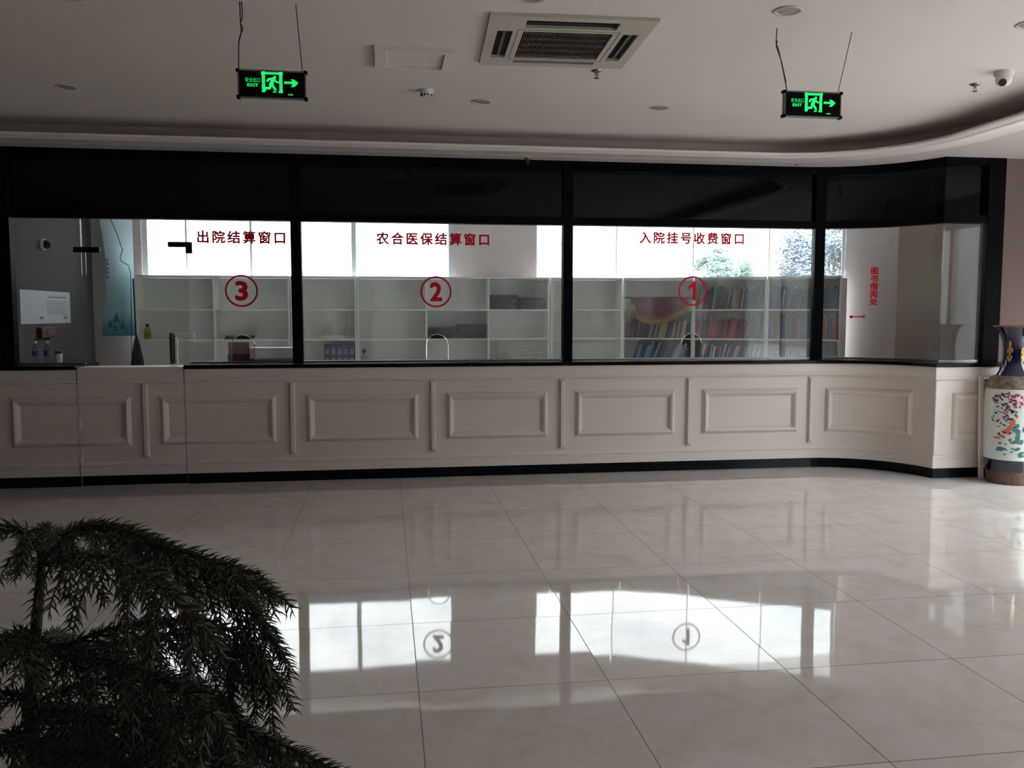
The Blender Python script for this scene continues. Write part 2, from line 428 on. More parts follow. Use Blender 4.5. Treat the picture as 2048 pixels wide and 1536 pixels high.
for i in range(1, n + 1):
    t = i / n
    outer.append((TX + (7.5 - TX) * min(1, 2 * t), 8.6 if t <= .5 else 8.6 + (TY - 8.6) * (2 * t - 1), 3.03))
outer.append((7.5, YB - .2, 3.03))
so = MB().grid([inner, outer]); so.grid([[(x, y, 3.2) for x, y, z in inner], [(x, y, 3.2) for x, y, z in outer]])
struct(so.build('ceiling_perimeter', mat('soffit_paint', rgb(200, 190, 187), 0.9, spec=0.2)))

struct(MB().box(XL - .2, XL, YB, 8.5, 0, 3.2).build('wall_left', M['wall_dim']))
struct(MB().box(XL - .2, 7.5, YB - .2, YB, 0, 3.2).build('wall_front', M['wall_dim']))
EY0, EY1 = -.2, 6.6
wr = MB()                                                  # right wall with the glazed entrance
wr.box(XR, XR + .15, YB, EY0, 0, 3.2); wr.box(XR, XR + .15, EY1, 8.0, 0, 3.2); wr.box(XR, XR + .15, EY0, EY1, 2.7, 3.2)
struct(wr.build('wall_right', M['wall']))
w3 = MB()
for y in (EY0, EY0 + 1.7, EY0 + 3.4, EY0 + 5.1, EY1 - .07): w3.box(XR + .02, XR + .10, y, y + .07, 0, 2.7)
w3.box(XR + .02, XR + .10, EY0, EY1, 2.63, 2.7); w3.box(XR + .02, XR + .10, EY0, EY1, 0.0, 0.06)
w3o = struct(w3.build('door_1', M['steel']))
MB().box(XR + .055, XR + .065, EY0, EY1, .06, 2.63).build('glass', M['wglass'], w3o)
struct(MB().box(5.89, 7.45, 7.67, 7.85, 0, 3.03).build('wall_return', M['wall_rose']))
# back office shell, with a higher ceiling than the hall's soffit
struct(MB().box(-3.6, 7.5, 8.5, 11.4, OH, OH + .1).build('ceiling_office', M['office']))
struct(MB().box(-3.6, 7.5, 8.48, 8.56, 3.03, OH).build('wall_bulkhead', M['office']))
struct(MB().box(-3.56, -3.42, 8.56, 11.1, 0, OH).build('wall_office_left', M['wall_shaded']))
WB = 10.95
wb = MB()
wb.box(-3.56, -2.86, WB, WB + .2, 0, OH); wb.box(.88, 1.90, WB, WB + .2, 0, OH)
wb.box(-2.86, .88, WB, WB + .2, 0, .9); wb.box(-2.86, .88, WB, WB + .2, 3.06, OH)
CW = [(1.90, 10.97), (2.95, 10.97), (3.86, 10.63), (4.70, 10.24), (5.50, 9.86)]
def seg_box(mb, p, q, t, z0, z1):
    d = Vector((q[0]-p[0], q[1]-p[1], 0)); nrm = Vector((-d.y, d.x, 0)).normalized() * t
    P = [Vector((p[0], p[1], 0)), Vector((q[0], q[1], 0))]; P += [P[1] + nrm, P[0] + nrm]
    mb.add([(a.x, a.y, z0) for a in P] + [(a.x, a.y, z1) for a in P], [(0,3,2,1),(4,5,6,7),(0,1,5,4),(1,2,6,5),(2,3,7,6),(3,0,4,7)])
struct(wb.build('wall_back', M['wall'])); wb = MB()
for p, q in zip(CW[:-1], CW[1:]):
    seg_box(wb, p, q, .2, 0, .9); seg_box(wb, p, q, .2, 3.06, OH)
struct(wb.build('wall_curved', M['wall']))
wo = MB(); seg_box(wo, (5.50, 9.86), (5.92, 9.44), .2, 0, OH); struct(wo.build('wall_corner', M['wall']))
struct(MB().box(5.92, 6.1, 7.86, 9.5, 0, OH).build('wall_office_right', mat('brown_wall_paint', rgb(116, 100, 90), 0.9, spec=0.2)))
# windows of the back office
w1 = MB(); fy0, fy1 = WB + .04, WB + .10
for x0, x1 in ((-2.86, -2.80), (-2.365, -2.345), (-1.615, -1.59), (-.40, -.345), (.80, .88)): w1.box(x0, x1, fy0, fy1, .9, 3.06)
w1.box(-2.86, .88, fy0, fy1, .9, .96); w1.box(-2.86, .88, fy0, fy1, 3.0, 3.06)
w1o = struct(w1.build('window_1', M['frame'])); MB().box(-2.82, .83, WB+.065, WB+.072, .95, 3.02).build('pane', M['wglass'], w1o)
MB().box(-2.9, .92, WB-.05, WB+.04, .87, .9).build('window_sill', M['white'], w1o)
w2 = MB(); g2 = MB()
for i, (p, q) in enumerate(zip(CW[:-1], CW[1:])):
    d = (Vector(q) - Vector(p)); nn_ = Vector((-d.y, d.x)).normalized()
    a, b_ = Vector(p) + nn_ * .05, Vector(q) + nn_ * .05
    seg_box(w2, a, b_, .06, .9, .96); seg_box(w2, a, b_, .06, 3.0, 3.06); seg_box(g2, Vector(p)+nn_*.075, Vector(q)+nn_*.075, .007, .95, 3.01)
    e = d.normalized(); wd = .03 if i == 0 else .008; seg_box(w2, a - e*.004, a + e*wd, .03, .9, 3.06)
    if i == 3: seg_box(w2, b_ - e*.04, b_, .06, .9, 3.06)
w2o = struct(w2.build('window_2', M['frame'])); g2.build('pane', M['wglass'], w2o)

# ------------------------------------------------------------------ outside: ground and trees
struct(MB().box(-60, 90, 11.3, 160, -0.5, -0.4).build('ground', mat('pale_paving', rgb(150, 150, 146), 0.9, noise=.15, scale=.4)))
struct(MB().box(7.55, 60, -30, 11.3, -0.3, -0.05).build('ground_forecourt', mat('forecourt_paving', rgb(150, 148, 145), 0.9, noise=.1, scale=.6)))
struct(MB().box(20, 21, -30, 30, -.3, 6.1).build('wall_sky_block', mat('sky_block_facade', rgb(140, 142, 144), 0.9, noise=.1, scale=.5)))  # unseen facade, added to block low sky light from the left counter
def leaf_tree(name, base, h, r, nleaf, leafsize, lmat, label, seed, squash=1.0):
    rnd = random.Random(seed)
    root = empty(name, base, 0, label, 'tree', 'trees outside the office windows')
    t = MB(); bx, by, bz = base
    t.tube([(bx, by, bz), (bx+.05*r, by, bz+h*.35), (bx, by, bz+h*.8)], [.06*r, .045*r, .01*r], 7)
    lm = MB(); blobs = []
    for k in range(48):
        a, q = rnd.uniform(0, 6.28), rnd.random() ** .5 * r * .75
        zc = bz + h - r * squash + rnd.uniform(-.95, .78) * r * squash * (1 - (q / r) ** 2) ** .5
        blobs.append((bx + q*math.cos(a), by + q*math.sin(a), zc, r * rnd.uniform(.22, .36)))
        t.tube([(bx, by, bz+h*.35), (bx + .5*q*math.cos(a), by + .5*q*math.sin(a), (zc+bz+h*.3)/2), blobs[-1][:3]], [.02*r, .012*r, .005*r], 5)
    for k in range(nleaf):
        c = rnd.choice(blobs); d = Vector((rnd.gauss(0,1), rnd.gauss(0,1), rnd.gauss(0,1))).normalized() * c[3] * rnd.random() ** .4
        p = Vector(c[:3]) + d; u = Vector((rnd.gauss(0,1), rnd.gauss(0,1), rnd.gauss(0,1))).normalized(); v = u.orthogonal().normalized()
        s = leafsize * rnd.uniform(.6, 1.3)
        lm.add([p - u*s, p - v*s*.4, p + u*s, p + v*s*.4], [(0,1,2,3)])
    t.build('trunk', M_BARK, root); lm.build('foliage', lmat, root); return root
M_BARK = mat('bark', rgb(128, 122, 118), 0.9)
M_LEAF1 = mat('green_leaf', rgb(118, 140, 134), 0.6, noise=.25, scale=3)
M_LEAF2 = mat('blue_green_leaf', rgb(104, 116, 128), 0.5, noise=.25, scale=3)
b = cam_pt(1447, 640, 30); leaf_tree('leafy_tree', (b.x, b.y, -.4), 4.45, 1.12, 24000, .055, M_LEAF1, 'round green leafy tree outside the curved window, behind the circled 1', 3, 1.25)
b = cam_pt(1662, 640, 22); leaf_tree('leafy_tree', (b.x, b.y, -.4), 5.0, 1.5, 26000, .06, M_LEAF2, 'taller blue grey tree outside at the right end of the curved window', 5, 1.3)
def bare_tree(px, depth, h, label, seed, lean=0.0):
    rnd = random.Random(seed); b = cam_pt(px, 640, depth); base = (b.x, b.y, -.4)
    t = MB()
    def grow(p, d, L, r, lev):
        pts = [p]; q = p.copy(); dd = d.copy()
        for k in range(5):
            dd = (dd + Vector((rnd.gauss(0,.09), rnd.gauss(0,.09), .04))).normalized(); q = q + dd * L / 5; pts.append(q.copy())
        t.tube(pts, [r * (1 - .14 * k) for k in range(6)], 5)
        if lev < 3:
            for k in range(4 if lev else 6):
                i = rnd.randint(1, 5); a = Vector((rnd.gauss(0,1), rnd.gauss(0,1), abs(rnd.gauss(0,.8)) + .4)).normalized()
                grow(pts[i], (dd * .7 + a * .75).normalized(), L * rnd.uniform(.42, .62), r * .5, lev + 1)
    grow(Vector(base), Vector((lean, 0, 1)).normalized(), h * .62, .022, 0)
    tag(t.build('bare_tree', M_BARK, origin=base), label, 'tree', 'trees outside the office windows')
bare_tree(1300, 19, 4.2, 'thin bare tree outside, below the lettering of window one', 11)
bare_tree(1352, 17, 4.0, 'thin bare tree outside, just left of the green leafy tree', 12, .1)
bare_tree(1098, 18, 4.0, 'thin bare tree outside the narrow window left of the tall mullion', 14, -.08)

# ------------------------------------------------------------------ counter
def counter(name, x0, x1, label, pils, frames, xin=None):
    root = empty(name, ((x0 + min(x1, AX)) / 2, 8.4, 0), 0, label, 'counter')
    m = MB(); loft(m, rect(-.30, .018, .10, 1.055), x0, x1); m.build('body', M['cream'], root)
    m = MB(); loft(m, rect(-.28, 0, 0, .10), x0, x1); m.build('kickboard', M['black'], root)
    m = MB()
    if xin: m.box(xin, x1, Y0 + .30, Y0 + .62, 1.055, 1.09)
    bk = -.30 if xin else -.62
    loft(m, [(bk, 1.055), (.05, 1.055), (.058, 1.063), (.058, 1.082), (.05, 1.09), (bk, 1.09)], x0, x1); m.build('worktop', M['black'], root)
    m = MB(); loft(m, TOP_RAIL, x0, x1); m.build('top_moulding', M['cream'], root)
    m = MB(); loft(m, BASE_RAIL, x0, x1); m.build('base_moulding', M['cream'], root)
    for s in pils:
        m = MB(); pilaster(m, s); m.build('pilaster', M['cream'], root)
    for (a, b_, clip, n_) in frames:
        m = MB(); panel_frame(m, a, b_, .365, .81, clip, n_); m.build('panel_moulding', M['cream'], root, smooth=False)
    return root
long_counter = counter('service_counter', GX1, 5.88, 'long cream panelled counter with black worktop, curving forward at its right end',
        PILS[2:], [(-2.02, -1.0, (GX1, 9), 1)] + [(a, b_, None, 1) for a, b_ in FRAMES[2:]] + [(4.385, 5.24, None, 14)])
def pos_face(s, d, z): return (s, YF - d, z)
m = MB(); panel_frame(m, 5.265, 5.70, .365, .81, None, 1, pos_face); m.build('panel_moulding', M['cream'], long_counter)
m = MB(); m.cbox(5.085, 5.135, YF - .034, YF + .01, .225, .925, .006); m.build('corner_post', M['cream'], long_counter)
counter('service_counter', XL, GX0 - .008, 'short cream panelled counter section left of the swing gate', PILS[:1], [(-3.275, -2.27, (-9, GX0 - .008), 1), (-4.6, -3.58, (XL, -3.5), 1)], -3.415)

# swing gate: cream leaf below, glass leaf above
gate = empty('swing_gate', ((GX0 + GX1) / 2, 8.3, 0), 0, 'cream panelled swing gate with glass upper leaf between the two counters', 'gate')
a, b_ = GX0 + .004, GX1 - .008
m = MB(); m.box(a, b_, Y0 - .018, Y0 + .04, .10, 1.072); m.build('gate_panel', M['cream'], gate)
MB().box(a, b_, Y0 + .001, Y0 + .04, 0.006, .0995).build('kickboard', M['black'], gate)
for pr, nm in ((TOP_RAIL, 'top_moulding'), (BASE_RAIL, 'base_moulding')):
    m = MB(); R = [[(a, Y0 - d, z if z < 1.05 else 1.072), (b_, Y0 - d, z if z < 1.05 else 1.072)] for d, z in pr]; m.grid(R); m.add([r[0] for r in R], [tuple(range(len(R)))]); m.add([r[-1] for r in R], [tuple(range(len(R)))])
    m.build(nm, M['cream'], gate)
m = MB(); pilaster(m, -2.145); m.build('pilaster', M['cream'], gate)
m = MB(); panel_frame(m, -3.275, -2.27, .365, .81, (a, 9), 1); m.build('panel_moulding', M['cream'], gate)
m = MB(); panel_frame(m, -2.02, -1.0, .365, .81, (-9, b_), 1); m.build('panel_moulding', M['cream'], gate)
for za, zb in ((.52, .62), (.2, .27)): MB().cbox(GX0 - .003, GX0 + .022, Y0 - .03, Y0 - .016, za, zb, .003).build('hinge', M['white'], gate)
m = MB(); m.box(a, b_, 8.20, 8.452, 1.058, 1.074); m.build('ledge', M['cream'], gate)
GY = 8.445
m = MB(); m.box(-2.69, -1.815, GY, GY + .010, 1.082, 2.155); m.build('glass_leaf', M['wglass'], gate)
m = MB(); m.cbox(-2.79, -2.565, GY - .02, GY + .03, 2.108, 2.156, .004); m.build('hinge_clamp', M['blackmetal'], gate)
h = MB(); h.tube([(-1.955, GY - .035, 1.09), (-1.955, GY - .035, 1.375)], .020, 12); h.box(-1.965, -1.945, GY - .035, GY, 1.12, 1.14); h.box(-1.965, -1.945, GY - .035, GY, 1.33, 1.35)
ho = h.build('pull_handle', M['darkgrey'], gate, smooth=True)
m = MB()
for k in range(22): m.lathe([(.017, 0), (.019, .003), (.019, .007), (.017, .010)], (-1.918, GY - .035, 1.09 + k * .0122), 10)
m.build('coiled_lock', M['chrome'], ho, smooth=True)
m = MB(); m.cbox(-1.92, -1.755, GY - .05, GY - .02, 1.325, 1.375, .004); m.build('lock_plate', M['white'], ho)

# ------------------------------------------------------------------ glass screen above the counter
screen = empty('glass_screen', (1.2, 8.45, 1.09), 0, 'black framed glass screen with red lettering standing on the service counter', 'screen')
D = -.25                                                   # plane of the panes
m = MB(); loft(m, rect(D - .05, D + .05, 2.415, 2.49), XL, 5.88); m.build('head_rail', M['blackmetal'], screen)
m = MB(); loft(m, rect(D - .05, D + .05, 2.965, 3.03), XL, 5.88); m.build('top_rail', M['blackmetal'], screen)
for x0, x1, full in ((-3.43, -3.31, 0), (-.865, -.77, 0), (1.734, 1.828, 0), (4.352, 4.452, 1)):
    m = MB(); ang = -(x0 + x1 - 2 * AX) / 2 / (AR - D) if x0 > AX else 0.0
    if ang == 0: m.cbox(x0, x1, 8.395, 8.505, 1.09, 3.03, .004)
    else:
        c = Vector((AX + (AR - D) * math.sin(-ang), AY + (AR - D) * math.cos(ang), 2.06)); ux = Vector((math.cos(ang), math.sin(ang), 0)); uy = Vector((-ux.y, ux.x, 0))
        m.obox(c, ux * .05, uy * .055, (0, 0, .97))
    m.build('mullion', M['blackmetal'], screen)
m = MB(); m.cbox(5.71, 5.886, YF - D - .06, YF - D + .05, 1.09, 3.03, .004); m.build('mullion', M['blackmetal'], screen)
for x0, x1 in ((XL, -3.43), (-3.31, -.865), (-.77, 1.734), (1.828, 4.352)):
    m = MB(); m.box(x0, x1, 8.455, 8.475, 2.49, 2.965); m.build('fascia_panel', M['blackglass'], screen)
m = MB(); loft(m, rect(D - .025, D - .005, 2.49, 2.965), 4.44, 5.71); m.build('fascia_panel', M['blackglass'], screen)
m = MB(); m.box(XL, -3.43, 8.455, 8.475, 1.09, 2.415); m.build('side_panel', M['blackglass'], screen)
m = MB(); m.cbox(-1.97, -1.76, GY - .018, GY + .028, 2.165, 2.212, .004); m.cbox(-1.812, -1.76, GY - .018, GY + .028, 2.108, 2.17, .004); m.build('patch_fitting', M['blackmetal'], screen)
for x0, x1 in ((-3.31, GX0 - .01), (GX1 + .005, -.865), (-.77, 1.734), (1.828, 4.352)):
    MB().box(x0, x1, 8.43, 8.47, 1.09, 1.105).build('sill_channel', M['steel'], screen)
m = MB(); loft(m, rect(D - .02, D + .02, 1.09, 1.105), 4.46, 5.70); m.build('sill_channel', M['steel'], screen)

def arch_poly(x0, x1, cx):
    """pane outline with an arched speaking hole at its foot"""
    P = [(x0, 1.10)]
    if cx is not None:
        w = .105
        P += [(cx - w, 1.10), (cx - w, 1.245)]
        for k in range(1, 12):
            a = math.pi * (1 - k / 12); P.append((cx + w * math.cos(a), 1.245 + w * math.sin(a)))
        P += [(cx + w, 1.245), (cx + w, 1.10)]
    return P + [(x1, 1.10), (x1, 2.42), (x0, 2.42)]
fxz = lambda a, b_, t: (a, t, b_)
def glass_pane(x0, x1, cx):
    m = MB(); m.prism(arch_poly(x0, x1, cx), fxz, GY, GY + .010)
    return m.build('pane', M['glass'], screen)
def arch_trim(cx, parent):
    m = MB(); w = .105
    pts = [(cx - w, GY + .005, 1.105), (cx - w, GY + .005, 1.245)] + [(cx + w*math.cos(math.pi*(1-k/16)), GY + .005, 1.245 + w*math.sin(math.pi*(1-k/16))) for k in range(1, 16)] + [(cx + w, GY + .005, 1.245), (cx + w, GY + .005, 1.105)]
    m.tube(pts, .0055, 8); return m.build('arch_trim', M['chrome'], parent, smooth=True)
def decal(parent, cx, cz, digit, tx, tz, text, w):
    m = MB(); Yd = GY - .0015; n_ = 48
    for k in range(n_):
        a, b2 = 2*math.pi*k/n_, 2*math.pi*(k+1)/n_
        m.add([(cx + r_*math.cos(t), Yd, cz + r_*math.sin(t)) for r_, t in ((.150, a), (.150, b2), (.133, b2), (.133, a))], [(0,1,2,3)])
    if digit == '1':
        q = lambda pts: m.add([(cx + x, Yd, cz + y) for x, y in pts], [tuple(range(len(pts)))])
        q([(-.002, -.093), (.036, -.093), (.036, .093), (-.002, .093)]); q([(-.002, .093), (-.006, .075), (-.044, .048), (-.044, .012), (-.002, .036)])
    else: add_text(m, digit, .3, lambda x, y: (cx + x, Yd, cz + y), bold=.012, fit=(.118, .185))
    m.build('number_decal', M['red'], parent)
    m = MB(); nch = len(text); pitch = w / (nch - .12)
    for i, ch in enumerate(text):
        V, F = text_mesh(ch, .121, .0040)
        x = tx + pitch * (i + .44)
        m.add([(x + v[0], Yd - v[2], tz + v[1]) for v in V], F)
    m.build('lettering', M['red'], parent)
MB().box(-3.31, GX0 - .012, GY, GY + .010, 1.10, 2.42).build('pane', M['wglass'], screen)
MB().box(GX0 - .006, GX1 - .002, GY, GY + .010, 2.162, 2.42).build('transom_pane', M['wglass'], screen)
p3 = glass_pane(GX1 + .006, -.865, -1.325); arch_trim(-1.325, p3); decal(p3, -1.325, 1.765, '3', -1.72, 2.252, '出院结算窗口', .815)
p2 = glass_pane(-.77, 1.734, .497); arch_trim(.497, p2); decal(p2, .49, 1.763, '2', -.075, 2.258, '农合医保结算窗口', 1.095)
p1 = glass_pane(1.828, 4.352, 3.07); arch_trim(3.07, p1); decal(p1, 3.07, 1.78, '1', 2.51, 2.297, '入院挂号收费窗口', 1.105)
# curved pane and the flat pane past the corner
aend = math.asin((YF - D - AY) / (AR - D)); m = MB()
rows = []
for dd in (D + .005, D - .005):
    for z in (1.10, 2.42):
        r_ = []
        for k in range(25):
            a0 = math.pi/2 - .16; a = a0 + (aend - a0) * k / 24; r_.append((AX + (AR - dd) * math.cos(a), AY + (AR - dd) * math.sin(a), z))
        rows.append(r_)
m.grid([rows[0], rows[1], rows[3], rows[2], rows[0]]); pc = m.build('pane', M['glass'], screen, smooth=True)
CX = AX + (AR - D) * math.cos(aend)
MB().box(CX + .008, 5.71, YF - D - .005, YF - D + .005, 1.10, 2.42).build('pane', M['glass'], screen)
MB().box(CX - .004, CX + .006, YF - D - .008, YF - D + .004, 1.10, 2.415).build('corner_joint', M['wglass'], screen)
def on_arc(ang, off, z, r_=AR - D - .009):
    """point on the inside of the curved pane; off = metres to the right along the glass"""
    a = ang - off / r_; return (AX + r_ * math.cos(a), AY + r_ * math.sin(a), z)
def ang_of(px):
    X = (px - 1024) / FPX; dx, dy = X*math.cos(TH) + math.sin(TH), -X*math.sin(TH) + math.cos(TH)
    A = dx*dx + dy*dy; B = -2*(dx*AX + dy*AY); Cc = AX*AX + AY*AY - (AR-D-.009)**2
    t = (-B + math.sqrt(B*B - 4*A*Cc)) / (2*A); return math.atan2(dy*t - AY, dx*t - AX)
m = MB(); ac = ang_of(1744)
for i, ch in enumerate('图书借阅处'):
    zc = 1.978 - i * .0775
    add_text(m, ch, .075, lambda x, y, zc=zc: on_arc(ac, x, zc + y), bold=.003)
m.build('lettering', M['red'], pc); m = MB()
for (pa, pb, za, zb, w_) in ((1700, 1722, 1.520, 1.522, .006), (1720, 1729, 1.522, 1.538, .006), (1720, 1729, 1.522, 1.506, .006), (1697, 1703, 1.52, 1.52, .014)):
    A0, A1 = ang_of(pa), ang_of(pb)
    m.add([on_arc(A0, 0, za - w_), on_arc(A1, 0, zb - w_), on_arc(A1, 0, zb + w_), on_arc(A0, 0, za + w_)], [(0,1,2,3)])
m.build('arrow_decal', M['red'], pc)

# ------------------------------------------------------------------ bookcases
ROWS = [0.06, 0.53, 0.895, 1.25, 1.605, 1.975]
def bookcase(p0, ang, edges, label, ext=0.0):
    root = empty('bookcase', (p0[0], p0[1], 0), ang, label, 'bookcase', 'pale open bookcases along the office windows')
    mx = ROOT[root]; dep = .30
    def bx(u0, u1, v0, v1, z0, z1): 
        b_ = MB().box(u0, u1, v0, v1, z0, z1); b_.v = [tuple(mx @ Vector(p)) for p in b_.v]; return b_
    W = edges[-1]
    for i, e in enumerate(edges):
        u = min(max(e - .01, 0), W - .02); bx(u, u + .02, 0, dep - .012, 0, 1.975).build('side_panel' if i in (0, len(edges)-1) else 'divider', M['shelf'], root)
    for a, c in zip(edges[:-1], edges[1:]):
        for z in ROWS[:-1]: bx(max(a + .01, .02), min(c - .01, W - .02), .004, dep - .012, z - .018, z).build('shelf', M['shelf'], root)
    bx(0, W, -.004, dep, 1.975, 1.995).build('top_board', M['shelf'], root)
    bx(0, W + ext, dep - .011, dep, 0, 1.974).build('back_board', M['shelf_back'], root)
    return root
BK = 10.55
bcA = bookcase((-2.845, BK), 0, [0, .875, 1.735], 'two column pale bookcase at the far left, behind the circled 3')
bcB = bookcase((-1.10, BK), 0, [0, .765], 'one column pale bookcase with blue file box, behind the left mullion')
bcC = bookcase((-.33, BK), 0, [0, .825, 1.58, 2.335], 'three column pale bookcase with dark bundles, behind the circled 2')
bcD = bookcase((2.025, BK), 0, [0, .905], 'one column pale bookcase behind the middle mullion, nearly empty', .095)
EP = [(2.935, 10.55), (3.744, 10.253), (4.529, 9.893), (5.26, 9.488)]
EL = ['pale bookcase with the crimson pennant, behind the circled 1', 'pale bookcase full of books, left of the right mullion', 'rightmost pale bookcase full of books, behind the right mullion']
bcE = []
for p, q, lb in zip(EP[:-1], EP[1:], EL):
    dx, dy = q[0]-p[0], q[1]-p[1]; bcE.append((bookcase(p, math.atan2(dy, dx), [0, math.hypot(dx, dy) - .004], lb, .06 if q == EP[-1] else .024), math.hypot(dx, dy) - .004))

# books
PAL = {}
def bmat(c):
    if c not in PAL: PAL[c] = mat('cover_%d' % len(PAL), rgb(*c), 0.45)
    return PAL[c]
PAGES = mat('page_edges', rgb(214, 208, 194), 0.9)
UNIT = {}
def book_mesh(c):
    if c in UNIT: return UNIT[c]
    m = MB()                                               # unit book: x thickness, y depth, z height; rounded spine towards -y
    m.add([(-.5,.0,0),(-.38,-.03,0),(.38,-.03,0),(.5,0,0),(.5,1,0),(.42,1,0),(.42,.06,0),(-.42,.06,0),(-.42,1,0),(-.5,1,0),
           (-.5,.0,1),(-.38,-.03,1),(.38,-.03,1),(.5,0,1),(.5,1,1),(.42,1,1),(.42,.06,1),(-.42,.06,1),(-.42,1,1),(-.5,1,1)],
          [(0,1,11,10),(1,2,12,11),(2,3,13,12),(3,4,14,13),(4,5,15,14),(5,6,16,15),(6,7,17,16),(7,8,18,17),(8,9,19,18),(9,0,10,19),
           (0,9,8,7),(0,7,6,3),(0,3,2,1),(3,6,5,4),(10,17,18,19),(10,13,16,17),(10,11,12,13),(13,14,15,16)], 0)
    m.box(-.42, .42, .06, .975, .02, .98, 1)
    o = m.build('book', [bmat(c), PAGES]); UNIT[c] = o.data; bpy.data.objects.remove(o); return UNIT[c]
CNAME = [((34,44,78),'navy'),((120,24,36),'maroon'),((176,36,60),'red'),((196,60,96),'pink'),((46,82,128),'blue'),((104,140,170),'pale blue'),((206,208,208),'white'),
         ((150,150,146),'grey'),((38,40,44),'black'),((54,96,84),'green'),((150,96,50),'brown'),((196,178,140),'cream'),((70,60,100),'purple')]
CN = dict(CNAME); NAME2C = {n_: c for c, n_ in CNAME}
ORD = ['first','second','third','fourth','fifth','sixth','seventh','eighth','ninth','tenth','eleventh','twelfth','thirteenth','fourteenth','fifteenth','sixteenth','seventeenth','eighteenth','nineteenth','twentieth',
       'twenty-first','twenty-second','twenty-third','twenty-fourth','twenty-fifth','twenty-sixth','twenty-seventh','twenty-eighth','twenty-ninth','thirtieth','thirty-first','thirty-second','thirty-third','thirty-fourth']
def book_row(bc, u0, u1, row, names, lean, hmin, hmax, where, seed, tmin=.016, tmax=.034, depth=.20):
    rnd = random.Random(seed); mx = ROOT[bc]; z = ROWS[row]; u = u0; k = 0; ang = prev = 0.0
    while True:
        t = rnd.uniform(tmin, tmax); h = rnd.uniform(hmin, hmax)
        if rnd.random() < .22 or k == 0: ang = math.radians(lean * rnd.uniform(.6, 1.1))
        if ang < prev: u += h * (math.tan(prev) - math.tan(ang))
        prev = ang
        step = t / math.cos(ang) + .0012
        foot = 0.0
        if u + step + (h * math.sin(ang) if ang > 0 else 0) > u1 or k >= len(ORD): break
        cn = rnd.choice(names); c = NAME2C[cn]
        o = bpy.data.objects.new('book', book_mesh(c)); col.objects.link(o)
        o.scale = (t, depth * rnd.uniform(.85, 1.1), h)
        lift = t / 2 * abs(math.sin(ang))
        loc = mx @ Vector((u + step / 2, .035 + rnd.uniform(0, .02), z + lift + .0005))
        o.matrix_world = Matrix.Translation(loc) @ Matrix.Rotation(mx.to_euler().z, 4, 'Z') @ Matrix.Rotation(ang, 4, 'Y') @ Matrix.Diagonal((o.scale[0], o.scale[1], o.scale[2], 1))
        tag(o, '%s book, %s from the left on the %s' % (cn, ORD[k], where), 'book', 'books on the ' + where); ROOT[o] = o.matrix_world
        u += step; k += 1
W1, W2, W3 = bcE[0][1], bcE[1][1], bcE[2][1]
dark = ['black','black','navy','brown','green','grey','purple']
book_row(bcE[0][0], .06, W1 - .03, 3, dark + ['maroon', 'cream'], 14, .18, .24, 'shelf below the pennant', 1)
book_row(bcE[0][0], .10, W1 - .03, 2, ['white','pale blue','blue','white','navy','pale blue','black'], 24, .26, .325, 'lower shelf under the pennant', 2)
book_row(bcE[1][0], .03, W2 - .03, 4, dark + ['navy', 'grey'], 8, .22, .29, 'top shelf by the right mullion', 3)
book_row(bcE[1][0], .03, W2 - .03, 3, ['red','maroon','pink','maroon','purple','navy','black'], 9, .21, .28, 'middle shelf by the right mullion', 4)
book_row(bcE[1][0], .03, W2 - .03, 2, ['white','white','pale blue','blue','pink','grey','white'], 14, .25, .315, 'lower shelf by the right mullion', 5)
book_row(bcE[2][0], .03, W3 - .03, 4, ['blue','navy','grey','black','blue','navy'], 10, .22, .29, 'rightmost bookcase top shelf', 6)
book_row(bcE[2][0], .03, W3 - .03, 3, ['purple','navy','black','red','blue','brown'], 0, .24, .29, 'rightmost bookcase middle shelf', 8)
book_row(bcE[2][0], .03, W3 - .03, 2, ['white','grey','pale blue','white'], 0, .16, .20, 'rightmost bookcase lower shelf', 9)

# things on the left bookcases
M_BUNDLE = mat('dark_cloth', rgb(26, 25, 27), 0.95, noise=.3, scale=30, bump=.5)
def bundle(bc, u0, u1, row, h, label, layers=4):
    mx = ROOT[bc]; z = ROWS[row]; m = MB(); rnd = random.Random(u0 * 100 + row); root_loc = mx @ Vector(((u0+u1)/2, .13, z))
    for k in range(layers):
        j = rnd.uniform(-.008, .008); m.cbox(u0 + .006 + j, u1 - .006 + j, .03 + rnd.uniform(0, .01), .25, z + h*k/layers + .001, z + h*(k+1)/layers, min(.012, h/layers*.4))
    m.v = [tuple(mx @ Vector(p)) for p in m.v]
    tag(m.build('cloth_stack', M_BUNDLE, origin=root_loc), label, 'folded cloth', 'dark folded cloth stacks on the bookcase')
bundle(bcC, 1.60, 1.955, 4, .175, 'dark folded cloth stack on the top shelf, left of the two')
bundle(bcC, 1.965, 2.30, 4, .15, 'dark folded cloth stack on the top shelf, right of the two')
bundle(bcC, .85, 1.18, 3, .135, 'dark folded cloth stack on the middle shelf, above the arch below circled 2')
bundle(bcC, 1.19, 1.56, 3, .175, 'taller dark folded cloth stack on the middle shelf, next to the divider', 5)
bundle(bcC, 1.60, 1.90, 2, .07, 'low dark folded cloth stack on the lowest seen shelf', 2)
bundle(bcA, .97, 1.30, 3, .04, 'thin dark folded cloth on the middle shelf behind the circled 3', 2)
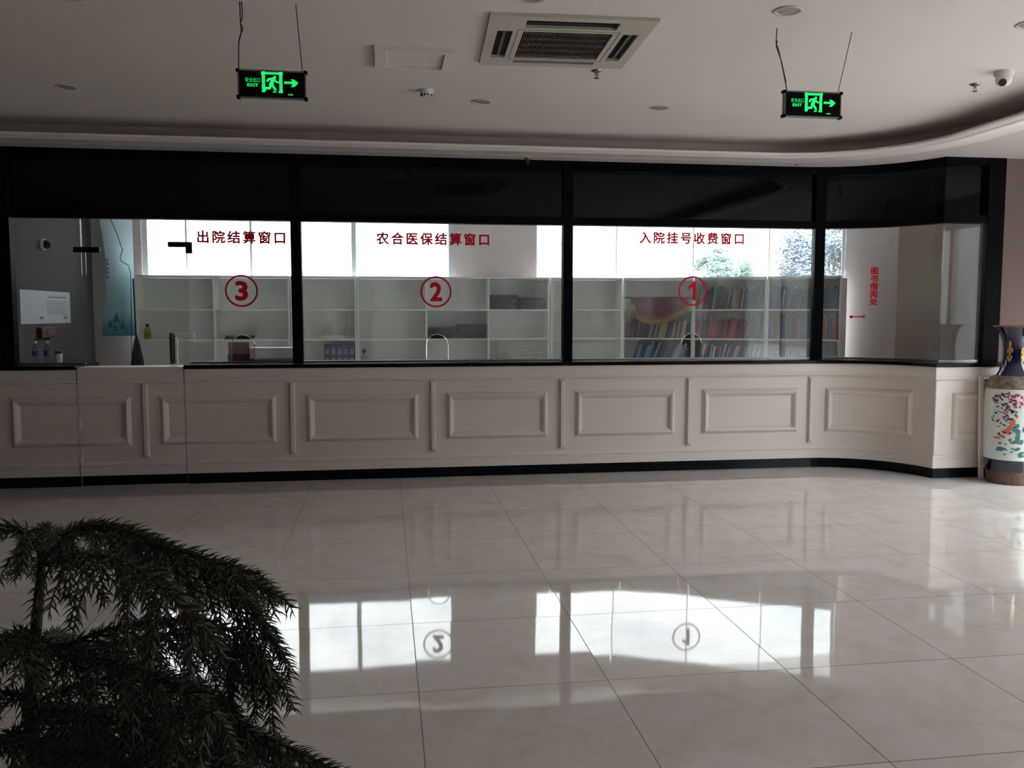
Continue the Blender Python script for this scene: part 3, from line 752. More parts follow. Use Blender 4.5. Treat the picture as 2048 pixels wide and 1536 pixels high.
# blue file boxes
M_BLUE = mat('blue_file_cardboard', rgb(36, 58, 104), 0.6); M_LAB = mat('file_label', rgb(120, 134, 160), 0.7)
mx = ROOT[bcB]
for k in range(5):
    u = .375 + k * .073; root = empty('file_box', mx @ Vector((u + .036, .14, ROWS[2])), 0, '%s blue file box from the left on the shelf right of the left mullion' % ORD[k], 'file box', 'blue file boxes')
    z = ROWS[2]; x, y = mx @ Vector((u, .03, 0)), 0
    MB().cbox(x.x, x.x + .070, x.y, x.y + .235, z + .001, z + .285, .003).build('box', M_BLUE, root)
    m = MB(); m.box(x.x + .012, x.x + .058, x.y - .0012, x.y, z + .17, z + .235); m.box(x.x + .012, x.x + .058, x.y - .0012, x.y, z + .08, z + .13); m.build('paper_label', M_LAB, root)
m = MB(); z = ROWS[3]
for k, (a0, a1) in enumerate(((.27, .60), (.33, .66), (.30, .62))): m.box(-1.10 + a0, -1.10 + a1, BK + .05, BK + .26, z + .001 + k*.014, z + .013 + k*.014)
tag(m.build('paper_stack', M['white'], origin=(-.65, BK + .15, z)), 'low stack of papers on the shelf above the blue file boxes', 'paper')
# small figurine by the divider, yellow bottle at the far left
c = (-.255, BK + .10, ROWS[2] + .001); r0 = empty('figurine', c, 0, 'small blue and white figurine on the shelf right of the file boxes', 'figurine')
MB().lathe([(.030, 0), (.034, .02), (.028, .09), (.034, .13), (.022, .16), (.012, .175)], c, 16).build('body', mat('pale_blue_ceramic', rgb(150, 165, 200), .3), r0, smooth=True)
MB().lathe([(.006, .172), (.022, .185), (.026, .205), (.020, .228), (.004, .236)], c, 16).build('head', mat('dark_ceramic', rgb(60, 62, 80), .3), r0, smooth=True)
c = (-2.74, BK + .09, ROWS[3] + .001); r0 = empty('bottle', c, 0, 'yellow bottle with dark cap on the leftmost bookcase shelf', 'bottle')
MB().lathe([(.034, 0), (.038, .006), (.038, .11), (.030, .128), (.016, .14), (.015, .15)], c, 18).build('body', mat('yellow_plastic', rgb(150, 142, 78), .5), r0, smooth=True)
MB().lathe([(.018, .149), (.019, .153), (.019, .178), (.016, .182)], c, 18).build('cap', M['darkgrey'], r0, smooth=True)
MB().lathe([(.0388, .03), (.0388, .085)], c, 18).build('paper_label', mat('olive_label', rgb(120, 120, 40), .6), r0, smooth=True)

# crimson pennant hung on the first curved bookcase
bx_, wE = bcE[0]; mx = ROOT[bx_]
pen = empty('pennant', mx @ Vector((.42, -.03, 1.42)), mx.to_euler().z, 'crimson pennant with gold fringe hung on the bookcase beside the circled 1', 'pennant')
def P_(u, v, z): return tuple(mx @ Vector((u, v, z)))
prof_b = [(.06, 1.66), (.14, 1.665), (.17, 1.55), (.22, 1.50), (.34, 1.475), (.47, 1.475), (.56, 1.50), (.66, 1.56), (.80, 1.645)]
def low(u, pts):
    for (a0, z0), (a1, z1) in zip(pts[:-1], pts[1:]):
        if a0 <= u <= a1: return z0 + (z1 - z0) * (u - a0) / (a1 - a0)
    return pts[-1][1]
m = MB(); N_ = 36
us = [.10 + .70 * k / N_ for k in range(N_ + 1)]
wv = lambda u: -.022 + .006 * math.sin(u * 21)
for v0 in (0, -.004):
    m.grid([[P_(u, wv(u) + v0, 1.745 - (1.745 - low(u, prof_b)) * j / 6) for u in us] for j in range(7)])
m.build('cloth', mat('crimson_velvet', rgb(104, 22, 44), .9), pen)
m = MB()
for k in range(150):
    u = .07 + .73 * k / 149; z1 = low(min(u, .80), prof_b); L = .055 + .01 * math.sin(k)
    m.tube([P_(u, wv(u) - .004, z1 + .008), P_(u + .004, wv(u) - .006, z1 - L * .5), P_(u, wv(u) - .004, z1 - L)], .0032, 4, cap=False)
for k in range(24):
    u = .045 + .0024 * k; m.tube([P_(u, -.03, 1.70), P_(u - .004, -.032, 1.60), P_(u, -.03, 1.46)], .0028, 4, cap=False)
m.build('fringe', mat('gold_thread', rgb(160, 124, 70), .7), pen)
m = MB()
band = [(u, low(u, prof_b)) for u in us]
m.grid([[P_(u, wv(u) - .006, z + .028) for u, z in band], [P_(u, wv(u) - .006, z + .034) for u, z in band]]); m.build('gold_braid', mat('gold_braid', rgb(170, 120, 84), .6), pen)
m = MB(); m.tube([P_(.02, -.022, 1.75), P_(.86, -.022, 1.75)], .009, 8); m.build('rod', mat('pennant_rod', rgb(90, 40, 48), .5), pen)

# ------------------------------------------------------------------ left end of the office
pst = empty('poster', (-3.1, 10.9, 1.3), 0, 'tall pale cyan poster curling off the wall beside the window', 'poster')
def edge_l(t): return -3.29 + .02 + .13 * math.sin(math.pi * min(1, t * 1.15)) * (1 if t < .87 else 1)
rows, rows2 = [], []
for j in range(25):
    t = j / 24; z = 2.95 - t * 1.66
    xl = -3.29 + .10 * math.sin(math.pi * min(1, (t - .1) / .86)) if t > .1 else -3.29
    xr = -2.93
    rows.append([(xl + (xr - xl) * k / 8, 10.90 - .17 * math.cos(k / 8 * math.pi / 2) * (.4 + .6 * math.sin(math.pi * t)) - .03, z) for k in range(9)])
m = MB(); m.grid(rows); m.grid([[(x, y + .002, z) for x, y, z in r] for r in rows])
pm = bpy.data.materials.new('poster_print'); pm.use_nodes = True
n_, l_ = pm.node_tree.nodes, pm.node_tree.links; bs = n_['Principled BSDF']; bs.inputs['Roughness'].default_value = .35
ge = n_.new('ShaderNodeNewGeometry'); se = n_.new('ShaderNodeSeparateXYZ'); l_.new(ge.outputs['Position'], se.inputs[0])
mr = n_.new('ShaderNodeMapRange'); mr.inputs['From Min'].default_value = 1.29; mr.inputs['From Max'].default_value = 2.7; l_.new(se.outputs[2], mr.inputs['Value'])
nz = n_.new('ShaderNodeTexNoise'); nz.inputs['Scale'].default_value = 9; mm = n_.new('ShaderNodeMath'); mm.operation = 'MULTIPLY_ADD'; mm.inputs[1].default_value = .22
l_.new(nz.outputs['Fac'], mm.inputs[0]); l_.new(mr.outputs['Result'], mm.inputs[2]); rp = n_.new('ShaderNodeValToRGB')
cr = rp.color_ramp; cr.elements[0].position = .1; cr.elements[0].color = rgb(70, 150, 178); cr.elements[1].position = .95; cr.elements[1].color = rgb(196, 212, 226)
for ps, c_ in ((.2, (116, 180, 196)), (.3, (166, 206, 212)), (.55, (172, 208, 218)), (.8, (190, 216, 226))): e = cr.elements.new(ps); e.color = rgb(*c_)
l_.new(mm.outputs[0], rp.inputs['Fac']); l_.new(rp.outputs['Color'], bs.inputs['Base Color'])
m.build('sheet', pm, pst, smooth=True)
def on_poster(u, z):                                       # u 0..1 across the sheet
    t = (2.95 - z) / 1.66; j = min(24, max(0, t * 24)); i = int(min(23, j)); f = j - i; k = u * 8; a = int(min(7, k)); g = k - a
    q = lambda r_: Vector(rows[r_][a]) * (1 - g) + Vector(rows[r_][a + 1]) * g
    p = q(i) * (1 - f) + q(i + 1) * f; return (p.x, p.y - .004, p.z)
m = MB()
for (u0, z0, s_) in ((.42, 1.52, .07), (.25, 1.44, .05), (.62, 1.43, .06), (.4, 1.40, .05)):
    m.add([on_poster(u0 - s_ * 1.6, z0 - s_), on_poster(u0 + s_ * 1.6, z0 - s_), on_poster(u0, z0 + s_ * .8)], [(0,1,2)])
m.build('printed_peaks', mat('teal_print', rgb(64, 130, 160), .4), pst)
m = MB()
for i in range(5):
    z0 = 2.16 - i * .05; m.add([on_poster(.02, z0), on_poster(.11, z0), on_poster(.11, z0 + .028), on_poster(.02, z0 + .028)], [(0,1,2,3)])
m.build('printed_column', mat('grey_print', rgb(128, 138, 150), .4), pst)
m = MB(); m.tube([Vector((-3.22, 10.60, OH - .002)), Vector((-3.2, 10.58, 3.2))] + [cam_pt(x, y, dd) for x, y, dd in ((214, 425, 10.02), (224, 445, 10.02), (234, 468, 10.02), (242, 492, 10.02), (245, 500, 10.02), (240, 515, 10.02), (243, 523, 10.02), (256, 530, 10.02), (261, 545, 10.02), (262, 565, 10.02), (263, 640, 10.02), (264, 760, 10.02))], .004, 6)
tag(m.build('cable', M['wire'], origin=(-3.0, 10.6, 1.0)), 'thin dark cable hanging loosely over the cyan poster', 'cable')
# mop beside the bookcase
r0 = empty('mop', (-2.80, 10.40, 0), 0, 'dark mop standing upright beside the leftmost bookcase', 'mop')
MB().tube([(-2.79, 10.40, 0), (-2.83, 10.46, 1.95)], .009, 8).build('handle', M['darkgrey'], r0, smooth=True)
m = MB(); rnd = random.Random(4)
for k in range(40):
    a = rnd.uniform(0, 6.28); q = rnd.uniform(.05, .085); m.tube([(-2.808, 10.425, 1.31), (-2.808 + .35*q*math.cos(a), 10.425 + .35*q*math.sin(a), 1.2), (-2.808 + .8*q*math.cos(a), 10.425 + .8*q*math.sin(a), 1.0), (-2.808 + q*math.cos(a), 10.425 + q*math.sin(a), .72)], [.010, .012, .012, .008], 5)
m.build('mop_head', mat('mop_strands', rgb(58, 58, 62), .95), r0)
# notice, red box and small wall camera on the grey wall
WXL = -3.42
nt = empty('wall_notice', (WXL, 9.48, 1.45), 0, 'white paper notice pinned on the grey office wall at far left', 'notice')
MB().box(WXL + .001, WXL + .004, 8.84, 10.16, 1.452, 1.782).build('sheet', mat('notice_paper', rgb(160, 162, 168), .7), nt)
m = MB(); m.box(WXL + .004, WXL + .0052, 9.55, 10.05, 1.715, 1.73)
for k in range(7): m.box(WXL + .004, WXL + .0052, 9.50, 10.08 - .05 * (k % 3), 1.675 - k*.022, 1.682 - k*.022)
for yy in (9.30, 9.95): m.box(WXL + .004, WXL + .0052, yy, yy + .09, 1.495, 1.525)
m.build('print', mat('grey_ink', rgb(96, 100, 108), .7), nt)
r0 = empty('alarm_box', (WXL, 9.4, 1.31), 0, 'small dark red box on the grey wall under the notice', 'box')
MB().cbox(WXL + .001, WXL + .05, 9.22, 9.58, 1.31, 1.415, .006).build('case', mat('dark_red_plastic', rgb(74, 22, 26), .5), r0)
MB().cbox(WXL + .0502, WXL + .056, 9.33, 9.47, 1.335, 1.39, .002).build('button_plate', mat('grey_plate', rgb(70, 58, 58), .5), r0)
r0 = empty('wall_camera', (WXL, 9.43, 2.22), 0, 'small round camera on the grey office wall above the notice', 'camera')
m = MB(); m.tube([(WXL + .001, 9.44, 2.25), (WXL + .03, 9.44, 2.25)], .055, 20); m.build('base', M['white'], r0, smooth=True)
m = MB(); m.tube([(WXL + .03, 9.44, 2.25), (WXL + .06, 9.43, 2.247), (WXL + .085, 9.42, 2.245), (WXL + .10, 9.42, 2.245)], [.046, .043, .03, .01], 20); m.build('dome', mat('maroon_lens', rgb(60, 24, 24), .15), r0, smooth=True)

# things on the staff side of the worktop
M_PET = glass_mat('clear_plastic', (.80, .86, .90, 1), 1.35)
WT = 1.0905
def water_bottle(x, y, label):
    r0 = empty('water_bottle', (x, y, WT), 0, label, 'bottle', 'water bottles on the left worktop'); c = (x, y, WT)
    MB().lathe([(.026, 0), (.032, .006), (.032, .05), (.030, .055), (.032, .06), (.032, .135), (.028, .155), (.014, .180), (.012, .186)], c, 20).build('body', M_PET, r0, smooth=True)
    MB().lathe([(.0326, .062), (.0326, .115)], c, 20).build('wrap_label', mat('blue_label', rgb(40, 62, 140), .4), r0, smooth=True)
    MB().lathe([(.0135, .184), (.015, .187), (.015, .202), (.012, .205)], c, 16).build('cap', M['white'], r0, smooth=True)
water_bottle(-3.265, 8.75, 'blue labelled water bottle on the left worktop, nearer the post')
water_bottle(-3.165, 8.76, 'blue labelled water bottle on the left worktop, second from the post')
c = (-3.065, 8.76, WT); r0 = empty('jar', c, 0, 'small white jar with dark lid on the left worktop near the gate', 'jar')
MB().lathe([(.026, 0), (.030, .006), (.032, .06), (.030, .085)], c, 20).build('body', M['white'], r0, smooth=True)
MB().lathe([(.032, .0855), (.033, .09), (.033, .105), (.028, .11)], c, 20).build('lid', mat('maroon_lid', rgb(80, 40, 42), .4), r0, smooth=True)
r0 = empty('desk_box', (-1.08, 8.70, WT), 0, 'white box with dark base on the worktop, right of the arch below circled 3', 'box')
MB().cbox(-1.29, -.875, 8.60, 8.80, WT + .02, WT + .135, .008).build('case', mat('printer_white', rgb(196, 202, 200), .45), r0)
MB().cbox(-1.285, -.88, 8.61, 8.79, WT, WT + .019, .003).build('base', M['darkgrey'], r0)
MB().box(-1.29, -.875, 8.5975, 8.5995, WT + .024, WT + .034).build('chrome_strip', M['chrome'], r0)
r0 = empty('folder_stand', (-1.40, 8.72, WT), 0, 'pinkish folders standing on the worktop behind the arch below circled 3', 'folder')
MB().cbox(-1.50, -1.30, 8.68, 8.74, WT, WT + .19, .004).build('folders', mat('dusty_pink_card', rgb(150, 112, 112), .7), r0)
MB().cbox(-1.505, -1.295, 8.672, 8.75, WT, WT + .075, .004).build('holder', mat('maroon_card', rgb(98, 58, 66), .6), r0)

# ------------------------------------------------------------------ ceiling things
CZ = 3.2
def exit_sign(x0, cords, label):
    w, h_, y, zt = .357, .150, 4.89, 2.85
    root = empty('exit_sign', (x0 + w/2, y, zt - h_), 0, label, 'exit sign', 'hanging green exit signs')
    MB().cbox(x0, x0 + w, y, y + .028, zt - h_, zt, .003).build('case', M['alu'], root)
    MB().box(x0 + .010, x0 + w - .008, y - .0016, y + .001, zt - h_ + .008, zt - .010).build('face', M['signface'], root)
    m = MB()
    for cx in (x0 + .003, x0 + w - .003):
        for cz in (zt - .006, zt - h_ + .006): m.cbox(cx - .010, cx + .010, y - .004, y + .032, cz - .009, cz + .009, .003)
    m.build('corner_cap', M['blackmetal'], root)
    k = w / 950.0
    yy = y - .0032
    P = lambda a, c: (x0 + (a - 160) * k, yy, zt - h_ + (1340 - c + .037 * (a - 160)) * k)
    def stroke(m, pts, wd):
        for (a, c), (a2, c2) in zip(pts[:-1], pts[1:]):
            L = math.hypot(a2-a, c2-c); nx, ny = -(c2-c)/L*wd/2, (a2-a)/L*wd/2; ex, ey = (a2-a)/L*wd*.25, (c2-c)/L*wd*.25
            m.add([P(a-ex+nx, c-ey+ny), P(a2+ex+nx, c2+ey+ny), P(a2+ex-nx, c2+ey-ny), P(a-ex-nx, c-ey-ny)], [(0,1,2,3)])
    m = MB(); sk = lambda a: .037 * (a - 495)
    stroke(m, [(520, 990), (520, 1255)], 46); stroke(m, [(760, 1000), (760, 1268)], 46); stroke(m, [(500, 1003), (780, 1012)], 34)
    m.build('door_symbol', M['green'], root)
    m = MB(); m.add([P(676 + 21*math.cos(t*math.pi/8), 1062 + 21*math.sin(t*math.pi/8)) for t in range(16)], [tuple(range(16))])
    stroke(m, [(574, 1118), (592, 1086), (650, 1082)], 28); stroke(m, [(656, 1086), (624, 1165)], 56); stroke(m, [(668, 1092), (704, 1132), (742, 1132)], 22)
    stroke(m, [(622, 1165), (604, 1212), (548, 1212)], 34); stroke(m, [(548, 1212), (530, 1250)], 30); stroke(m, [(640, 1165), (684, 1238)], 34); stroke(m, [(652, 1266), (690, 1266)], 18)
    stroke(m, [(728, 1266), (780, 1270)], 18)
    m.build('running_figure', M['green'], root)
    m = MB(); stroke(m, [(815, 1136), (930, 1140)], 34)
    m.add([P(898, 1086), P(945, 1096), P(1006, 1142), P(950, 1196), P(898, 1202), P(932, 1142)], [(0,1,2,5),(5,2,3,4)]); m.build('arrow', M['green'], root)
    m = MB()
    def T(s, cx, cy, fit, bold): add_text(m, s, .02, lambda a, b_: (P(cx, cy)[0] + a, yy, P(cx, cy)[2] + b_), bold, fit)
    T('安全出口', 372, 1097, (205*k, 64*k), .0); T('EXIT', 372, 1168, (155*k, 44*k), .0007); m.build('lettering', M['green'], root)
    m = MB()
    for q in (862, 886, 910): stroke(m, [(q, 1298), (q + 9, 1312)], 14)
    m.build('indicator_marks', M['green'], root)
    for pts, r_ in cords:
        m = MB()
        for ln in pts: m.tube(ln, r_, 6)
        m.build('hanging_cord', M['wire'], root)
    return root
ex2 = [([[(2.335, 4.902, 2.855), (2.30, 4.902, 3.0), (2.275, 4.902, 3.09), (2.262, 4.902, 3.115), (2.265, 4.902, 3.2)], [(2.33, 4.904, 2.90), (2.298, 4.90, 3.01), (2.262, 4.90, 3.10), (2.268, 4.90, 3.13)]], .0032),
       ([[(2.655, 4.902, 2.855), (2.73, 4.902, 3.2)]], .0022)]
exit_sign(2.315, ex2, 'green lit running figure exit sign, right of the ceiling air conditioner')
ex1 = [([[(-.755, 4.902, 2.855), (-.752, 4.902, 2.97), (-.748, 4.902, 3.01), (-.738, 4.902, 3.04), (-.742, 4.902, 3.2)], [(-.745, 4.90, 3.02), (-.728, 4.90, 3.06), (-.74, 4.90, 3.09), (-.728, 4.90, 3.12), (-.732, 4.90, 3.2)], [(-.752, 4.90, 2.99), (-.738, 4.903, 3.035)]], .003),
       ([[(-.425, 4.902, 2.855), (-.452, 4.902, 3.2)]], .0024)]
exit_sign(-.762, ex1, 'green lit running figure exit sign, left of the ceiling hatch')

# cassette air conditioner
acx, acy = 1.085, 5.32
AC = empty('air_conditioner', (acx, acy, CZ - .020), math.radians(-2.4), 'square white cassette air conditioner with brown grille in the ceiling', 'air conditioner')
mxa = ROOT[AC]
def acb(mb, u0, u1, v0, v1, z0, z1):
    k = len(mb.v); mb.box(u0, u1, v0, v1, z0, z1); mb.v[k:] = [tuple(mxa @ Vector(p)) for p in mb.v[k:]]
E_ = [-.475, -.415, -.325, -.265, .265, .325, .415, .475]
V_ = [-.475, -.415, -.295, -.225, .300, .355, .400, .475]
m = MB()
for i in range(7):
    for j in range(7):
        hole = (i in (1, 5) and j == 3) or (j in (1, 5) and i == 3) or (i == 3 and j == 3)
        if not hole: acb(m, E_[i], E_[i+1], V_[j], V_[j+1], 0, .0195)
m.build('panel', M['acwhite'], AC)
m = MB(); acb(m, -.42, .42, -.42, .42, .0165, .0198); m.build('inner_tray', M['dark'], AC)
m = MB()
for k in range(38): u = -.262 + k * .524 / 37; acb(m, u - .0016, u + .0016, -.225, .300, .006, .012)
for k in range(5): v = -.17 + k * .105; acb(m, -.265, .265, v - .003, v + .003, .005, .015)
m.build('intake_grille', mat('brown_grille', rgb(116, 102, 90), .6), AC)
for q in range(4):
    m = MB(); c_, s_ = math.cos(q * math.pi/2), math.sin(q * math.pi/2)
    for (o0, o1, zz) in (((.362, .380, .003),) if q % 2 else ((.350, .358, .009),) if q == 0 else ((.364, .386, .003),)):
        k = len(m.v); m.box(-.262, .262, -o1, -o0, zz, zz + .006)
        m.v[k:] = [tuple(mxa @ Vector((p[0]*c_ - p[1]*s_, p[0]*s_ + p[1]*c_, p[2]))) for p in m.v[k:]]
    m.build('louver', M['alu'] if q % 2 else M['darkgrey'], AC)
m = MB()
for u in (-.297, .297): acb(m, u - .002, u + .002, -.258, .328, -.0008, .001)
for v in (-.258, .328): acb(m, -.30, .30, v - .002, v + .002, -.0008, .001)
m.build('panel_seam', M['darkgrey'], AC)
m = MB(); acb(m, .305, .317, -.01, .002, -.002, .001); m.build('indicator_lamp', M['white'], AC)

# access hatch
hx0, hx1, hy0, hy1 = -.045, .452, 5.55, 6.02
r0 = empty('access_hatch', ((hx0+hx1)/2, (hy0+hy1)/2, CZ), 0, 'square framed access hatch in the ceiling beside the air conditioner', 'hatch')
m = MB(); t_ = .06
for (a0, a1, b0, b1) in ((hx0, hx1, hy0, hy0 + t_), (hx0, hx1, hy1 - t_, hy1), (hx0, hx0 + t_, hy0 + t_, hy1 - t_), (hx1 - t_, hx1, hy0 + t_, hy1 - t_)): m.box(a0, a1, b0, b1, CZ - .026, CZ)
m.build('frame', M['ceiling'], r0); MB().box(hx0 + t_ + .004, hx1 - t_ - .004, hy0 + t_ + .004, hy1 - t_ - .004, CZ - .008, CZ).build('cover', M['ceiling'], r0)

# recessed downlights
def downlight(x, y):
    r0 = empty('downlight', (x, y, CZ - .008), 0)
    MB().lathe([(.062, .008), (.076, .008), (.078, .004), (.074, 0), (.062, .001), (.058, .007), (.056, .0075)], (x, y, CZ - .008), 28).build('trim_ring', M['acwhite'], r0, smooth=True)
    MB().lathe([(.056, .004), (.03, .0025), (.004, .002)], (x, y, CZ - .008), 24).build('lens', mat_lens, r0, smooth=True)
    return r0
mat_lens = mat('frosted_lens', rgb(160, 150, 144), .35)
dl = downlight(-2.276, 6.875)
DL = [(-2.276, 6.875, 'unlit recessed downlight left of the left exit sign'), (.765, 6.875, 'unlit recessed downlight behind the smoke detector'), (2.2, 6.875, 'unlit recessed downlight between air conditioner and right exit sign, farther row'),
      (2.19, 4.61, 'unlit recessed downlight above the right exit sign'), (3.66, 4.62, 'unlit recessed downlight at the upper right edge, above the dome camera'), (-1.60, 4.93, 'unlit recessed downlight at the top edge, far left'), (.776, 4.615, 'unlit recessed downlight at the top edge above the air conditioner')]
for i, (x, y, lb) in enumerate(DL):
    o = dl if i == 0 else copy_tree(dl); o.location = (x, y, CZ - .008); tag(o, lb, 'downlight', 'recessed downlights in the hall ceiling')
# sprinklers
def sprinkler(x, y, z, label, big=1.0):
    r0 = empty('sprinkler', (x, y, z), 0, label, 'sprinkler', 'ceiling sprinklers'); c = (x, y, z)
    MB().lathe([(.012, -.014), (.030, -.010), (.036, -.002), (.036, 0)], c, 20).build('escutcheon', M['steel'], r0, smooth=True)
    m = MB(); m.tube([(x, y, z - .008), (x, y, z - .034)], .006, 8)
    for s in (-1, 1): m.tube([(x + s*.008, y, z - .016), (x + s*.013, y, z - .032), (x, y, z - .050)], .0022, 6)
    m.build('frame_arms', M['steel'], r0, smooth=True)
    MB().lathe([(.004, -.056), (.019, -.054), (.019, -.051), (.004, -.049)], c, 16).build('deflector', M['steel'], r0, smooth=True)
sprinkler(1.441, 5.90, CZ, 'metal ceiling sprinkler at the far corner of the air conditioner')
sprinkler(4.218, 5.85, CZ, 'metal ceiling sprinkler left of the dome camera')
sprinkler(1.363, 8.30, 3.03, 'metal sprinkler under the soffit near the middle mullion')
# smoke detector
c = (.321, 6.59, CZ); r0 = empty('smoke_detector', c, 0, 'small white smoke detector on the ceiling near the access hatch', 'smoke detector')
MB().lathe([(.050, -.012), (.056, -.010), (.056, 0)], c, 24).build('base', M['white'], r0, smooth=True)
MB().lathe([(.020, -.052), (.034, -.050), (.042, -.036), (.046, -.012)], c, 24).build('head', mat('detector_white', rgb(206, 208, 202), .45), r0, smooth=True)
m = MB()
for k in range(10): a = k * math.pi / 5; m.obox((c[0] + .0405*math.cos(a), c[1] + .0405*math.sin(a), CZ - .040), (-.006*math.sin(a), .006*math.cos(a), 0), (.004*math.cos(a), .004*math.sin(a), 0), (0, 0, .006))
m.build('vent_slots', M['darkgrey'], r0)
MB().lathe([(.02, -.004), (.026, -.002), (.026, 0)], (4.074, 8.30, 3.03), 20).build('soffit_cap', M['steel'])
tag(bpy.data.objects['soffit_cap'], 'small dark round cap under the soffit above the right mullion', 'cap')
# dome camera
c = (4.20, 5.53, CZ); r0 = empty('dome_camera', c, 0, 'white dome camera on the ceiling at the right, beside the sprinkler', 'camera')
MB().lathe([(.050, -.030), (.060, -.028), (.064, -.018), (.064, 0)], c, 28).build('base', M['white'], r0, smooth=True)
m = MB(); cc = Vector((c[0], c[1], CZ - .045)); 
m.lathe([(.012, -.100), (.030, -.094), (.046, -.078), (.052, -.056), (.050, -.0302)], c, 28); m.build('turret', M['white'], r0, smooth=True)
d_ = Vector((-.62, -.62, -.48)).normalized(); p0 = Vector((c[0], c[1], CZ - .058))
m = MB(); m.tube([p0 + d_*.040, p0 + d_*.058], [.026, .024], 18); m.build('lens', M['darkgrey'], r0, smooth=True)
m = MB(); m.tube([(c[0] + .064, c[1], CZ - .004), (c[0] + .3, c[1] - .02, CZ - .004), (c[0] + .8, c[1] - .03, CZ - .004)], .004, 6); m.build('cable', M['white'], r0, smooth=True)

# ------------------------------------------------------------------ vase, leaning strip, mat
VC = (5.705, 7.195, 0.0)
vase = empty('floor_vase', VC, 0, 'tall cobalt blue and white painted floor vase at the right end of the counter', 'vase')
def vband(name, prof, m_, n_=56): return MB().lathe(prof, VC, n_).build(name, m_, vase, smooth=True)
COB = mat('cobalt_glaze', rgb(20, 17, 48), .12, noise=.35, scale=14, coat=.5)
vband('foot', [(.188, 0), (.196, .006), (.198, .03), (.200, .075), (.206, .118)], mat('brown_foot_glaze', rgb(92, 66, 54), .4, noise=.35, scale=26))
vband('lower_band', [(.206, .1185), (.214, .16), (.221, .20), (.225, .228)], COB)
vband('painted_body', [(.225, .2285), (.230, .30), (.2335, .45), (.235, .60), (.236, .75), (.234, .83), (.228, .872)], mat('white_porcelain', rgb(206, 214, 208), .12, coat=.5))
vband('shoulder', [(.228, .8725), (.224, .885), (.214, .935), (.212, .955), (.196, .978), (.150, .990)], mat('brown_scroll_glaze', rgb(120, 104, 92), .3, noise=.5, scale=22))
vband('neck', [(.150, .9905), (.128, 1.03), (.112, 1.09), (.104, 1.16), (.103, 1.23), (.110, 1.30), (.128, 1.36), (.158, 1.41), (.186, 1.432), (.190, 1.440), (.184, 1.441), (.150, 1.41), (.118, 1.36), (.10, 1.30)], COB)
m = MB(); m.lathe([(.187, 1.4335), (.192, 1.439), (.187, 1.4445), (.183, 1.4415)], VC, 56); m.build('gilt_rim', mat('dull_gold', rgb(150, 116, 64), .35, metal=.5), vase, smooth=True)
def vr(z):
    PR = [(.225,.2285),(.230,.30),(.2335,.45),(.235,.60),(.236,.75),(.234,.83),(.228,.872)] if z < .88 else [(.128,1.03),(.112,1.09),(.104,1.16),(.103,1.23),(.110,1.30),(.128,1.36)]
    for (r0_, z0), (r1_, z1) in zip(PR[:-1], PR[1:]):
        if z0 <= z <= z1: return r0_ + (r1_ - r0_) * (z - z0) / (z1 - z0)
    return PR[0][0] if z < PR[0][1] else PR[-1][0]
FACE = math.atan2(-VC[1], -VC[0])                          # direction from the vase to the hall's middle
def on_vase(u, z, off=.0012):
    r_ = vr(z) + off; a = FACE - u / .235; return (VC[0] + r_*math.cos(a), VC[1] + r_*math.sin(a), z)
def blob(mb, u, z, ru, rz, rot=0.0, n_=9, jag=.3, rnd=random):
    P = []
    for k in range(n_):
        a = 2*math.pi*k/n_; q = 1 + rnd.uniform(-jag, jag); x, y = ru*q*math.cos(a), rz*q*math.sin(a)
        P.append(on_vase(u + x*math.cos(rot) - y*math.sin(rot), z + x*math.sin(rot) + y*math.cos(rot)))
    mb.add([on_vase(u, z)] + P, [(0, 1 + k, 1 + (k+1) % n_) for k in range(n_)])
rv = random.Random(21)
lf, fl_, ph, rk, tw = MB(), MB(), MB(), MB(), MB()
def twig(mb, pts, w_=.003):
    for (u, z), (u2, z2) in zip(pts[:-1], pts[1:]):
        L = math.hypot(u2-u, z2-z); nx, nz_ = -(z2-z)/L*w_, (u2-u)/L*w_
        for k in range(4):
            a, b2 = k/4, (k+1)/4; q = lambda t, s: on_vase(u+(u2-u)*t+nx*s, z+(z2-z)*t+nz_*s)
            mb.add([q(a,-1), q(b2,-1), q(b2,1), q(a,1)], [(0,1,2,3)])
for side in range(3):                                      # the scene repeats round the body
    o_ = side * .49
    for (u, z, tz) in ((.16, .83, 0), (.10, .74, 0), (.13, .67, 0), (.05, .62, 0)):
        pts = [(o_ + .02, z - .05), (o_ + .07, z - .01), (o_ + u, z + rv.uniform(-.02, .02))]; twig(tw, pts)
    for k in range(72):
        u, z = o_ + rv.uniform(-.03, .175), rv.uniform(.46, .85)
        (blob(lf, u, z, rv.uniform(.010, .021), rv.uniform(.005, .010), rv.uniform(-1, 1), rnd=rv) if rv.random() < .72 else blob(fl_, u, z, .010, .009, rnd=rv))
    for k in range(14): blob(fl_, o_ + rv.uniform(-.09, .02), rv.uniform(.70, .83), rv.uniform(.010, .02), rv.uniform(.008, .016), rnd=rv)
    for (u, z, a, b2, r_) in ((.0, .60, .026, .018, .5), (-.005, .565, .022, .03, .3), (.015, .53, .024, .032, .5), (.04, .49, .032, .022, .5), (.08, .45, .04, .014, .35), (.12, .43, .035, .010, .1), (-.03, .64, .012, .022, -.4)):
        blob(ph, o_ + u, z, a, b2, r_, 12, .18, rv)
    for k in range(22): blob(rk, o_ + rv.uniform(-.12, .12), rv.uniform(.27, .42), rv.uniform(.012, .034), rv.uniform(.006, .016), rv.uniform(-.4, .4), rnd=rv)
    for k in range(8): blob(rk, o_ + rv.uniform(-.12, -.02), rv.uniform(.40, .56), rv.uniform(.012, .022), rv.uniform(.015, .03), rnd=rv)
body_v = [o for o in vase.children if o.name.startswith('painted_body')][0]
